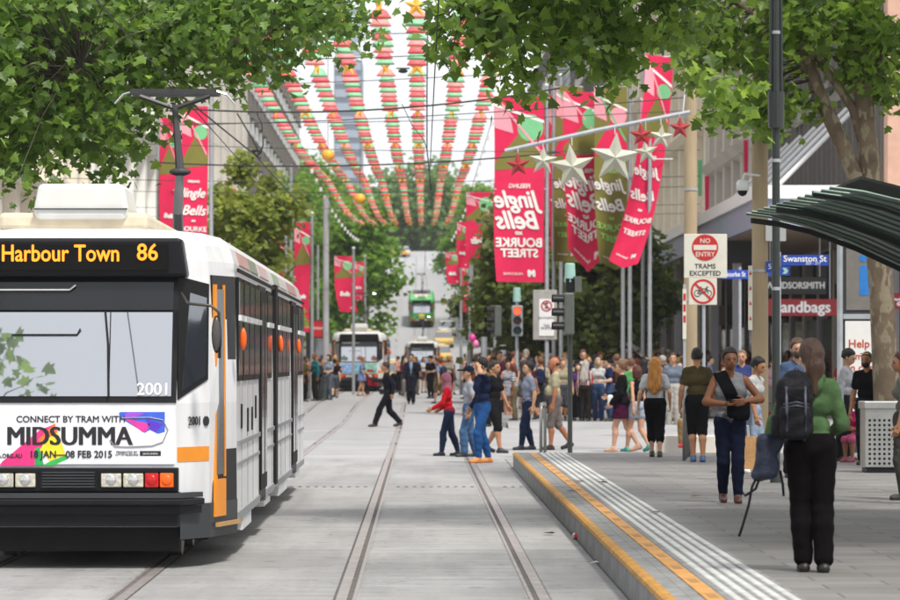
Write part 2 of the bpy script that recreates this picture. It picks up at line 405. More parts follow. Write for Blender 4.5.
def instm(name, me, loc, parent, rz=0, sc=(1, 1, 1)):
    o = bpy.data.objects.new(name, me); COL.objects.link(o); o.location = loc; o.rotation_euler = (0, 0, rz); o.scale = sc; o.parent = parent; return o
def facade(root, x, y0, y1, z0, z1, nb, nf, facing, mwall, wfrac=(.5, .62), pil=True, glass=None, depth=6):
    """a street front in the plane X=x looking towards the street (facing -1: towards -X, +1: towards +X)"""
    MB().bx(x, x - facing * depth, y0, y1, z0, z1).build('wall', mwall, root)
    bw = (y1 - y0) / nb; fh = (z1 - z0) / nf; w = bw * wfrac[0]; h = fh * wfrac[1]
    fr = MB(); t = .12
    for a in ((-w / 2 - t, -w / 2, -h / 2 - t, h / 2 + t), (w / 2, w / 2 + t, -h / 2 - t, h / 2 + t), (-w / 2, w / 2, h / 2, h / 2 + t), (-w / 2, w / 2, -h / 2 - t, -h / 2), (-.04, .04, -h / 2, h / 2)):
        fr.bx(0, facing * .22, a[0], a[1], a[2], a[3])
    fr.bx(0, facing * .34, -w / 2 - .25, w / 2 + .25, -h / 2 - t - .16, -h / 2 - t - .002)
    fm = fr.mesh('window'); fm.materials.append(mwall if pil else M_frame)
    gm = MB().bx(.0, facing * .06, -w / 2 + .001, w / 2 - .001, -h / 2 + .001, h / 2 - .001).mesh('pane'); gm.materials.append(glass or M_win)
    for i in range(nb):
        for k in range(nf):
            f = instm('window', fm, (x, y0 + bw * (i + .5), z0 + fh * (k + .5)), root)
            instm('pane', gm, (0, 0, 0), f)
    if pil:
        pm_ = MB().bx(0, facing * .55, -bw * .09, bw * .09, z0, z1 - .05).mesh('pilaster'); pm_.materials.append(mwall)
        for i in range(nb + 1): instm('pilaster', pm_, (x, min(max(y0 + bw * i, y0 + bw * .1), y1 - bw * .1), 0), root)
        for k in range(1, nf + 1):
            MB().prism([(x, z0 + fh * k - .5), (x + facing * .65, z0 + fh * k - .3), (x + facing * .95, z0 + fh * k), (x, z0 + fh * k + .05)], 'y', y0 - .1, y1 + .1).build('cornice', mwall, root)
XR, XL = 13.5, -15.0
# corner building beyond the crossing on the right (awnings on both fronts)
b = thing('corner_shop_building', 'grey fronted corner building above the blue grey awning beyond the tram shelter', 'building')
facade(b, XR, 96.5, 132, 6.6, 30, 9, 6, -1, M_grey, (.62, .78), False, M_winb)
facade(b, XR, 132.2, 152, 6.6, 26, 5, 5, -1, M_stone)
MB().bx(XR - .25, XR + 25, 95.6, 96.4, 6.6, 30).build('side_wall', M_pink, b)
for k in range(6):
    z = 7.6 + k * 3.8
    for i in range(4):
        f = MB().bx(XR + .9 + i * 3, XR + 2.7 + i * 3, 95.42, 95.6, z, z + 2.4).build('window', M_frame, b)
        MB().bx(XR + 1.0 + i * 3, XR + 2.6 + i * 3, 95.38, 95.419, z + .1, z + 2.3).build('pane', M_winb, f)
for i in range(6):                                  # pale diagonal struts over the awning
    y = 99 + i * 4.2
    MB().tube([(9.9, y, 6.35), (XR - .3, y + 1.2, 9.6)], .07).build('strut', M_wht, b)
# awning: along Bourke-side edge X=9.4 and across the crossing-side edge Y=92.6
MB().bx(9.4, XR - .05, 93, 151.5, 5.55, 5.7).build('awning_soffit', M_soff, b)
MB().bx(XR - .04, XR + 22, 92.9, 95.5, 5.55, 5.7).build('awning_soffit', M_soff, b)
MB().bx(9.25, 9.395, 92.75, 151.5, 5.5, 6.25).build('awning_fascia', M_awn, b)
MB().bx(9.4, XR + 22, 92.7, 92.85, 5.5, 6.25).build('awning_fascia', M_awn, b)
MB().bx(9.15, 9.45, 92.6, 151.5, 6.255, 6.62).build('awning_trim', M_awnw, b)
MB().bx(9.46, XR + 22, 92.6, 92.9, 6.255, 6.62).build('awning_trim', M_awnw, b)
MB().bx(9.4, XR, 92.9, 151.5, 6.3, 6.4).build('awning_roof', M_awnw, b)
MB().bx(XR + .2, XR + 6, 96.5, 152, 0, 5.5).build('shop_interior', M_shop, b)
shopcols = ['#6b5a4a', '#2c2a2b', '#4a2222', '#565f62', '#2b3b34', '#7b7266', '#39312c']
for i in range(13):
    y = 96.6 + i * 4.25
    w = MB().bx(XR - .04, XR + .198, y + .3, y + 3.9, .35, 3.2).build('shop_window', M_win, b)
    MB().bx(XR - .12, XR + .19, y - .26, y + .26, 0, 5.4).build('shop_pier', M_stone if i % 2 else M_grey, b)
    MB().bx(XR - .10, XR + .19, y + .3, y + 3.9, 3.4, 4.3).build('shop_sign_board', cloth(shopcols[i % 7]), b)
for i in range(7):
    MB().bx(9.75 + .0, 10.0, 97 + i * 8, 97.3 + i * 8, .012, 5.5).build('awning_post', M_grey, b)
# shop blocks seen end-on under the awning (walls facing the crossing)
for i, (x0, x1, yy, c) in enumerate([(XR + .3, XR + 3, 95.8, '#5a5150'), (XR + 3.1, XR + 8, 95.8, '#8d8378')]):
    MB().bx(x0, x1, yy - .3, yy, 0, 5.5).build('shopfront', cloth(c), b)

b = thing('ornate_arcade_building', 'cream ornate building with pilasters and cornices behind the star decoration', 'building')
facade(b, XR, 153, 232, 8.5, 34, 15, 6, -1, M_cream, (.42, .6))
MB().bx(XR + .2, XR + 5, 153, 232, 0, 8.4).build('shop_interior', M_shop, b)
MB().bx(XR - .1, XR + .19, 153, 232, 7.0, 8.45).build('shop_frieze', M_cream, b)
for i in range(14):
    MB().bx(XR - .3, XR + .19, 153.3 + i * 5.7, 154.2 + i * 5.7, 0, 6.99).build('shop_pier', M_stone, b)
# old verandah with pale curved roof
ver = MB(); n = 10
for k in range(n):
    a0 = k / n; a1 = (k + 1) / n
    def prof(a): return (9.2 + 4.2 * a, 5.4 + 2.6 * math.sin(a * math.pi / 2))
    (xa, za), (xb, zb) = prof(a0), prof(a1)
    ver.add([(xa, 153.5, za), (xb, 153.5, zb), (xb, 200, zb), (xa, 200, za), (xa, 153.5, za - .08), (xb, 153.5, zb - .08), (xb, 200, zb - .08), (xa, 200, za - .08)],
            [(0, 1, 2, 3), (7, 6, 5, 4), (0, 4, 5, 1), (3, 2, 6, 7)])
ver.build('verandah_roof', mat('verandah_iron', '#cfc3ad', .6, var=.2, scale=1.2), b)
MB().bx(9.1, 9.25, 153.4, 200, 4.5, 5.42).build('verandah_fascia', M_grey, b)
for i in range(9):
    y = 153.8 + i * 5.4
    MB().tube([(9.25, y, 5.5), (XR, y, 8.2)], .09).build('verandah_rib', M_grey, b)
    MB().cyl((9.3, y, 0.3), (9.3, y, 5.3), .12, .1).build('verandah_post', M_frame, b)
dk = mat('dark_blue_tower', '#5d6672', .4, var=.1)
b = thing('stone_building', 'pale stone building farther up behind the right hand flags', 'building')
facade(b, XR, 233, 300, 0, 30, 10, 7, -1, M_stone, (.5, .6), False)
b = thing('office_tower', 'dark blue grey tower rising behind the right end garlands', 'building')
MB().bx(14.5, 40, 305, 345, 0, 46).build('tower_wall', dk, b)
for k in range(12):
    w = MB().bx(15, 39.5, 304.9, 305.02, 8 + 3.1 * k, 9.9 + 3.1 * k).build('window_band', M_winb, b)
    MB().bx(14.4, 14.52, 305.5, 344.5, 8 + 3.1 * k, 9.9 + 3.1 * k).build('window_band', M_winb, b)
b = thing('office_tower', 'distant blue grey tower far beyond the hilltop trees left of the sky gap', 'building')
MB().bx(pX(334, 1100), pX(362, 1100), 1100, 1130, 10, pZ(60, 1100)).build('tower_wall', dk, b)
for k in range(18): MB().bx(pX(335, 1100), pX(361, 1100), 1099.8, 1100.1, 40 + 4.4 * k, 42.5 + 4.4 * k).build('window_band', M_winb, b)
# left side of the street
b = thing('column_fronted_building', 'pale grey building with tall fluted columns behind the tram pole', 'building')
facade(b, XL, 150, 262, 0, 36, 16, 8, 1, M_lgrey, (.45, .7))
for i in range(9):
    MB().lathe((XL + .9, 190 + i * 8.5, 3), [(1.3, 0), (1.1, .6), (1.0, 1), (.9, 26), (1.2, 26.6), (1.3, 27)], 14).build('column', M_stone, b, smooth=True)
b = thing('office_block', 'light grey office block farther along the left side of the street', 'building')
facade(b, XL, 264, 420, 0, 34, 20, 9, 1, M_lgrey, (.6, .5), False)
b = thing('office_block', 'cream office block on the left side nearest the crossing', 'building')
facade(b, XL, 95, 148, 0, 30, 10, 7, 1, M_cream, (.5, .6), True)
b = thing('office_block', 'grey block on the right climbing toward the hilltop', 'building')
facade(b, XR, 347, 470, 0, 36, 16, 8, -1, M_stone, (.55, .5), False)
# ------------------------------------------------------------------ trees
M_bark = mat('plane_bark', (.16, .115, .075), .85, var=.35, scale=3.2, bump=.7, bscale=9)
_nt = M_bark.node_tree; _b = _nt.nodes['Principled BSDF']; _s = _b.inputs['Base Color'].links[0].from_socket      # peeling plates
_n = _nt.nodes.new('ShaderNodeTexNoise'); _n.inputs['Scale'].default_value = 5.5; _n.inputs['Detail'].default_value = 2; _tc = _nt.nodes.new('ShaderNodeTexCoord'); _mp = _nt.nodes.new('ShaderNodeMapping'); _mp.inputs['Scale'].default_value = (1.5, 1.5, .7)
_nt.links.new(_tc.outputs['Object'], _mp.inputs[0]); _nt.links.new(_mp.outputs[0], _n.inputs['Vector'])
_r = _nt.nodes.new('ShaderNodeMapRange'); _r.inputs[1].default_value = .53; _r.inputs[2].default_value = .57; _nt.links.new(_n.outputs[0], _r.inputs[0])
_m = _nt.nodes.new('ShaderNodeMix'); _m.data_type = 'RGBA'; _nt.links.new(_r.outputs[0], _m.inputs[0]); _nt.links.new(_s, _m.inputs[6]); _m.inputs[7].default_value = (.27, .225, .15, 1); _nt.links.new(_m.outputs[2], _b.inputs['Base Color'])
M_barkd = mat('dark_bark', (.06, .05, .04), .9, var=.3, scale=5, bump=.5)
LEAF = {'plane': leafm('plane_leaf', (.036, .078, .014), (.165, .275, .045)),
        'plane_mid': leafm('plane_leaf_mid', (.038, .080, .013), (.175, .285, .04)),
        'plane_light': leafm('plane_leaf_light', (.042, .085, .013), (.19, .30, .04)),
        'plane_mid': leafm('plane_leaf_mid', (.038, .080, .013), (.175, .285, .04)),
        'dark': leafm('dark_leaf', (.055, .088, .022), (.15, .19, .04)),
        'olive': leafm('olive_leaf', (.12, .17, .03), (.27, .31, .06)),
        'fresh': leafm('fresh_leaf', (.08, .17, .02), (.17, .30, .04)),
        'hill': leafm('hill_leaf', (.075, .15, .04), (.14, .24, .07))}
# a five lobed plane leaf lying in XY, stalk at the origin, unit length, slightly folded
_lp = [(0, 0), (.22, .02), (.50, .10), (.34, .30), (.62, .52), (.30, .58), (.20, .78), (0, 1.0), (-.20, .78), (-.30, .58), (-.62, .52), (-.34, .30), (-.50, .10), (-.22, .02)]
LEAFV = np.array([(0, .38, -.05)] + [(x, y, .10 * abs(x) - .12 * y * y) for x, y in _lp])
LEAFF = np.array([(0, 1 + i, 1 + (i + 1) % 14) for i in range(14)])
QV = np.array([(0, 0, 0), (.5, .45, .08), (0, 1, -.1), (-.5, .45, .08)]); QF = np.array([(0, 1, 2, 3)])
def rand_rots(n, droop=.6):
    """random leaf frames: faces mostly up or toward the light, tips hanging"""
    az = rng.uniform(0, 2 * np.pi, n); tip = np.stack([np.cos(az), np.sin(az), rng.normal(-droop, .5, n)], 1)
    tip /= np.linalg.norm(tip, axis=1, keepdims=True)
    up = np.stack([rng.normal(0, .8, n), rng.normal(-.25, .8, n), np.ones(n)], 1)
    xx = np.cross(tip, up); xx /= np.linalg.norm(xx, axis=1, keepdims=True); zz = np.cross(xx, tip)
    return np.stack([xx, tip, zz], 2)                          # columns = axes
def leaves_np(pos, size, LV=LEAFV, LF=LEAFF, droop=.6):
    n = len(pos); Rm = rand_rots(n, droop); s = size * rng.uniform(.7, 1.2, n)
    v = np.einsum('nij,kj->nki', Rm, LV) * s[:, None, None] + pos[:, None, :]
    f = LF[None] + (np.arange(n) * len(LV))[:, None, None]
    return v.reshape(-1, 3), f.reshape(-1, LF.shape[1])
def hero_tree(label, base, limbs, blobs, nclus, per, mname, leaf, upper=(), crad=.26, group=None):
    root = thing('plane_tree', label, 'tree', base, 0, group)
    B = Vector(base); pts = []
    for i, (pl, rr) in enumerate(limbs):
        MB().tube([Vector(p) - B for p in pl], rr, 10 if rr[0] > .06 else 6).build('trunk' if i == 0 else 'limb', M_bark, root, smooth=True)
        for a, b_ in zip(pl[:-1], pl[1:]):
            for t in np.linspace(0, 1, 7): pts.append(np.array(a) * (1 - t) + np.array(b_) * t)
    pts = np.array(pts)
    cl = []
    w = np.array([r[0] * r[1] * r[2] for c, r in blobs]); w = w / w.sum()
    for k in rng.choice(len(blobs), nclus, p=w):
        c, r = blobs[k]; d = rng.normal(size=3); d /= np.linalg.norm(d); rad = rng.uniform(.25, 1) ** .5
        cl.append(np.array(c) + d * rad * np.array(r))
    cl = np.array(cl)
    tw = MB()
    for c in cl:                                                # a twig from the nearest limb into each leaf cluster
        j = np.argmin(((pts - c) ** 2).sum(1) + rng.uniform(0, .3)); p = pts[j]; m_ = (p + c) / 2 + np.array((0, 0, .12))
        if np.linalg.norm(p - c) < 2.2: tw.tube([Vector(p) - B, Vector(m_) - B, Vector(c) - B], [.014, .009, .004], 4)
    t = tw.build('twigs', M_barkd, root); t['kind'] = 'stuff'
    pos = (cl[:, None, :] + rng.normal(0, crad, (len(cl), per, 3)) * np.array((1, 1, .8))).reshape(-1, 3)
    loc = pos - np.array(base)
    v, f = leaves_np(loc[100:], leaf)
    o = link('crown', mesh_np('crown', v, f, False), LEAF[mname], root); o['kind'] = 'stuff'
    if upper:                                                   # the rest of the crown, above the picture
        pp = []
        for c, r in upper:
            d = rng.normal(size=(650, 3)); d /= np.linalg.norm(d, axis=1, keepdims=True); pp.append(np.array(c) + d * (rng.random((650, 1)) ** .4) * np.array(r))
        v, f = leaves_np(np.concatenate(pp) - np.array(base), .30, QV, QF)
        o = link('upper_crown', mesh_np('upper_crown', v, f, False), LEAF[mname], root); o['kind'] = 'stuff'
    protos = []
    for k in range(8):
        me = mesh_np('leaf', LEAFV * leaf * rng.uniform(.95, 1.2), LEAFF, False); me.materials.append(LEAF[mname]); protos.append(me)
    order = np.argsort(pos[:, 1])[:0]
    Rm = rand_rots(100)
    for k in range(100):
        q = bpy.data.objects.new('leaf', protos[k % 8]); COL.objects.link(q); q.parent = root
        q.matrix_local = Matrix.Translation(loc[k]) @ Matrix(Rm[k].tolist()).to_4x4()
    return root
def blob(x, y, Y, rx, ry, dy): s = Y / FPX; return ((pX(x, Y), Y, pZ(y, Y)), (rx * s, dy, ry * s))
# left tree: trunk stands behind the tram, crown reaches over the street
Y0 = 43
bl = [blob(20, 80, Y0, 75, 85, 3.4), blob(95, 60, Y0 + 1, 70, 95, 3), blob(-60, 60, Y0, 60, 110, 3), blob(60, 0, Y0, 90, 60, 3), blob(165, 40, Y0 + 1, 60, 60, 2.5), blob(225, 30, Y0 + 2, 60, 55, 2.5),
      blob(285, 28, Y0 + 2, 52, 44, 2.2), blob(330, 12, Y0 + 2, 38, 36, 2), blob(95, 140, Y0, 35, 42, 1.6), blob(10, 165, Y0, 26, 28, 1.6), blob(250, -20, Y0 + 2, 90, 40, 2.5), blob(40, 185, Y0 - 2, 30, 16, 1)]
lb = [([(-6.6, 44, 0), (-6.5, 44, 2.2), (-6.2, 44, 4.4), (-6.0, 44, 6.8)], [.24, .19, .16, .12]),
      ([(-6.4, 44, 3.0), (-5.2, 43.6, 4.6), (-3.6, 44, 5.7), (-1.6, 44.6, 6.2)], [.11, .085, .055, .03]),
      ([(-6.3, 44, 3.6), (-5.4, 42.6, 4.8), (-4.2, 41.8, 5.4)], [.08, .055, .03]),
      ([(-6.1, 44, 5.0), (-4.8, 45, 6.4), (-3, 45.5, 7)], [.08, .055, .03])]
hero_tree('dense green plane tree overhanging the front tram roof on the left', (-6.6, 44, 0), lb, bl, 660, 21, 'plane', .135, crad=.22, upper=[((-6, 45, 8.4), (3.2, 4, 1.4))])
# right tree with the forked trunk behind the shelter
YT = 49
T = lambda x, y, Y=49: px(x, y, Y)
def wh(p, r): return [q / 2 * YT / FPX for q in r]
lb = [([(pX(893, YT), YT, HP - .02), T(888, 420), T(882, 300), T(874, 200), T(866, 130), T(861, 60), T(858, -20), T(856, -120)], wh(0, [31, 28, 25, 24, 20, 18, 15, 10])),
      ([T(878, 240), T(862, 190), T(838, 135), T(818, 92), T(806, 55), T(797, 10), T(790, -70)], wh(0, [26, 18, 16, 15, 14, 12, 8])),
      ([T(866, 150), T(853, 108), T(832, 78), T(812, 50)], wh(0, [13, 10, 8, 7])),
      ([T(812, 80), T(785, 38), T(745, 8), T(715, -12)], wh(0, [10, 8, 8, 5])),
      ([T(864, 100), T(884, 50), T(915, 10)], wh(0, [9, 7, 5]))]
bl = [blob(700, 40, YT, 44, 52, 1.2), blob(722, 85, 40, 30, 34, .8), blob(752, 100, YT, 40, 30, .9), blob(790, 110, YT, 34, 24, .8), blob(765, 30, YT, 60, 45, 1.2), blob(830, 20, YT, 55, 40, 1.3), blob(880, 60, YT, 34, 50, 1.0),
      blob(890, 100, YT, 24, 20, .6), blob(828, 118, YT, 14, 10, .3), blob(850, 75, YT, 30, 22, .6)]
hero_tree('plane tree with forked pale trunk rising behind the slatted shelter roof', (pX(893, YT), YT, HP - .02), lb, bl, 215, 14, 'plane_light', .155, crad=.17, upper=[((6.2, 48, 9.3), (3, 4, 1.8)), ((5.2, 51, 9.0), (2.8, 4, 1.2)), ((8.5, 47, 8), (2, 4, 2))])
# another plane, trunk just outside the frame, its bough reaching over the street
lb = [([(5.6, 35, HP - .02), (5.5, 35, 2.5), (5.3, 35, 5), (5.2, 35, 8)], [.2, .17, .14, .09]),
      ([(5.25, 35, 6.2), (4.0, 35.3, 6.5), (2.8, 35.6, 6.2), (1.2, 36, 5.7), (.5, 36, 5.45)], [.1, .07, .05, .03, .015])]
Y2 = 36
bl = [blob(470, 16, Y2, 30, 28, .9), blob(515, 30, Y2, 34, 44, 1), blob(535, 78, Y2, 40, 20, .6), blob(560, 25, Y2, 40, 40, 1), blob(600, 45, Y2, 38, 34, 1), blob(650, 22, Y2, 45, 42, 1.1), blob(625, 72, Y2, 22, 12, .5), blob(500, 82, Y2, 12, 10, .3), blob(600, -30, Y2, 150, 45, 1.5), blob(668, 62, Y2, 20, 20, .6), blob(452, 30, Y2, 12, 30, .4)]
hero_tree('leafy plane bough hanging over the street above the striped garlands and flags', (5.6, 35, HP - .02), lb, bl, 225, 14, 'plane_mid', .135, crad=.17, upper=[((5.0, 34, 8.2), (3.2, 4, 1.8)), ((3.2, 35, 7.6), (2.6, 3.4, 1)), ((5.5, 29, 6.8), (2, 3.5, 1.4)), ((4.4, 24, 7.6), (2.8, 4, 1.4))])

# plane tree on the left before the tram: out of the picture, but the windscreen mirrors its leaves
lb = [([(-7.4, 17, 0), (-7.3, 17, 3), (-7.0, 17, 6), (-6.8, 17, 8.6)], [.22, .18, .14, .08]), ([(-7.1, 17, 5), (-6.2, 17.3, 6.6), (-5.2, 17.8, 7.4)], [.09, .06, .03])]
bl = [((-6.3, 17, 8.0), (1.2, 2.0, 1.0)), ((-5.2, 17.6, 7.9), (.7, 1.2, .8)), ((-7.2, 17, 9), (1.5, 2, 1.2))]
hero_tree('plane tree before the tram mirrored in its windscreen', (-7.4, 17, 0), lb, bl, 110, 18, 'plane', .17, crad=.22)

# trees farther off: tapered trunk, limbs, many leaf clumps
def bg_tree(name, label, base, h, r, mname, n, leaf, group=None, zc=.6, rz_=.42, trunk=.16, nb=9):
    root = thing(name, label, 'tree', base, 0, group)
    MB().tube([(0, 0, -.1), (.05, 0, h * .25), (-.04, .05, h * .5), (0, 0, h * .8)], [trunk, trunk * .8, trunk * .55, trunk * .2], 8).build('trunk', M_barkd, root, smooth=True)
    for k in range(6):
        a = rng.uniform(0, 6.28); z0 = h * rng.uniform(.22, .5)
        MB().tube([(0, 0, z0), (r * .4 * math.cos(a), r * .4 * math.sin(a), z0 + h * .14), (r * .8 * math.cos(a), r * .8 * math.sin(a), z0 + h * .26)], [trunk * .4, trunk * .25, trunk * .1], 5).build('limb', M_barkd, root)
    pos = []
    for k in range(nb * 6):
        d = rng.normal(size=3); d /= np.linalg.norm(d); rad = rng.uniform(.15, 1) ** .45
        c = np.array((0, 0, h * zc)) + d * rad * np.array((r, r, h * rz_)) * rng.uniform(.82, 1.05)
        m = int(n / (nb * 6)); pos.append(c + rng.normal(0, r * .13, (m, 3)))
    v, f = leaves_np(np.concatenate(pos), leaf, QV, QF, .3)
    o = link('crown', mesh_np('crown', v, f, False), LEAF[mname], root); o['kind'] = 'stuff'
    return root
def clone_tree(src, loc, rz, sc, label, group=None):
    c = copy_tree(src); c.location = loc; c.rotation_euler = (0, 0, rz); c.scale = sc; c['label'] = label
    if group: c['group'] = group
    return c
G1 = 'street trees along the mall'
td = bg_tree('street_tree', 'dark green street tree behind the red man traffic light', (3.9, 122, gz(122)), 7.0, 2.5, 'dark', 7000, .30, G1)
clone_tree(td, (6.2, 112, gz(112)), 1.3, (.95, .95, .95), 'dark street tree behind the tall grey traffic signal', G1)
clone_tree(td, (7.6, 138, gz(138)), 2.6, (1, 1, 1.0), 'dark street tree under the lowest red flag tip', G1)
clone_tree(td, (5.0, 148, gz(148)), 4.0, (1.0, 1.0, .85), 'dark street tree below the farther right flags', G1)
clone_tree(td, (4.6, 180, gz(180)), 5.0, (1.1, 1.1, 1.15), 'darker street tree beside the yellow taxis on the right', G1)
to = bg_tree('street_tree', 'olive yellow street tree rising just behind the front tram', (-6.1, 122, gz(122)), 8.6, 2.0, 'olive', 6500, .30, G1)
clone_tree(to, (-7.6, 150, gz(150)), 2.0, (.9, .9, .85), 'olive street tree beside the red kiosk', G1)
clone_tree(to, (-8.4, 178, gz(178)), 1.0, (1.0, 1.0, .95), 'olive street tree left of the second tram', G1)
tf = bg_tree('avenue_tree', 'bright green round tree hanging over the left of the hill road', (-6.2, 262, gz(262)), 13.5, 4.6, 'fresh', 6000, .55, 'trees lining the hill')
G2 = 'trees lining the hill'
for i, (x, Y, s, l) in enumerate([(-11.5, 300, 1.0, 'bright green tree left of the hill beyond the nearest round one'), (-13, 345, 1.15, 'tall green tree halfway up the left of the hill'), (-12, 400, 1.1, 'green tree high up the left of the hill'),
                                  (-14, 455, 1.2, 'green tree just below the crest on the left'), (4.9, 395, .66, 'small dark green tree on the median right of the hill road'), (11, 440, 1.0, 'green tree below the crest on the right'),
                                  (9.6, 335, .85, 'green tree above the yellow taxis on the right'), (13, 380, 1.1, 'taller green tree behind the small one on the right'), (-8.6, 330, .8, 'round green tree close to the hill road on the left'), (-9.4, 385, .85, 'green tree leaning toward the hill road above the parked cars'), (-9.2, 440, .85, 'green tree close to the hill road near the top left'), (8.6, 470, .9, 'green tree close to the hill road near the top right'), (8.2, 360, .7, 'green tree close to the hill road above the silver car'), (-18, 250, 1.25, 'green tree behind the white bead lights on the left')]):
    clone_tree(tf, (x, Y, gz(Y) - .1), i * 1.3, (s, s, s), l, G2)
th = bg_tree('hilltop_tree', 'broad green tree at the top of the hill in line with the road', (-2, 600, gz(600) - 1), 19, 9.5, 'hill', 6000, 1.1, 'trees on the hilltop', .55, .46, .5)
for i, (x, Y, s, l) in enumerate([(-17, 590, 1.0, 'hilltop tree left of the road crest'), (-33, 640, 1.2, 'hilltop tree second left of the crest'), (12, 610, 1.05, 'hilltop tree right of the road crest'), (26, 640, 1.2, 'hilltop tree second right of the crest'),
                                  (-27, 560, 1.0, 'hilltop tree behind the left garland ends'), (22, 565, .95, 'hilltop tree behind the right garland ends'), (2, 690, 1.35, 'tallest hilltop tree behind the middle of the crest'), (-14, 720, 1.5, 'dark hilltop tree far behind on the left'), (17, 720, 1.5, 'dark hilltop tree far behind on the right'),
                                  (-45, 660, 1.3, 'hilltop tree farthest left'), (40, 680, 1.3, 'hilltop tree farthest right')]):
    clone_tree(th, (x, Y, gz(Y) - 1), i * .9, (s, s, s * .72), l, 'trees on the hilltop')
# ------------------------------------------------------------------ trams
M_tw = mat('tram_white', '#d6d6d8', .38, var=.13, scale=2.2, coat=.2, stretch=(1.6, 1.6, .35))
M_tgrey = mat('tram_skirt', '#303236', .55, var=.1)
M_tline = mat('tram_trim', '#85878a', .5, var=.1)
M_arm = mat('mirror_arm_paint', '#4a443e', .4, .4)
M_tblk = mat('tram_black', (.012, .012, .014), .4, var=.1, spec=.15)
M_under = mat('tram_underframe', (.008, .008, .008), .9, var=.2)
M_rub = mat('rubber', (.012, .012, .012), .6, spec=.15)
M_led = mat('led_amber', (1.0, .27, .012), .5, var=0, emit=.95)
M_cream_roof = mat('roof_cream', '#cfc2a8', .7, var=.12)
M_ac = mat('aircon_white', '#d5d4cf', .5, var=.05)
M_txt = mat('print_black', (.014, .012, .016), .5, var=0)
M_orange = mat('tram_orange', '#e08a18', .45, var=.05)
M_lens = mat('amber_lens', '#f0600c', .25, var=.1)
M_red = mat('red_lens', '#c01414', .2, var=.1)
M_chrome = mat('chrome', (.7, .7, .7), .18, 1, var=0)
M_hl = mat('headlight_glass', '#c9c5b6', .12, .3, var=.35, scale=30)
M_wscreen = glass_dark('windscreen_glass', (.10, .11, .12), .46, .015)
M_dglass = glass_dark('door_glass', (.012, .013, .014), .05, .05)
M_pan = mat('pantograph_paint', (.03, .03, .032), .5)
M_mast = mat('galvanised', '#8a8b8c', .5, .3, var=.12)
def poly_ring(levels):
    """levels: list of (z, [(x,y)...]) -> closed shell"""
    n = len(levels[0][1]); v = [(x, y, z) for z, pts in levels for x, y in pts]; f = []
    for k in range(len(levels) - 1):
        for i in range(n): f.append((k * n + i, k * n + (i + 1) % n, (k + 1) * n + (i + 1) % n, (k + 1) * n + i))
    f.append(tuple(range(n - 1, -1, -1))); f.append(tuple((len(levels) - 1) * n + i for i in range(n)))
    return MB().add(v, f)
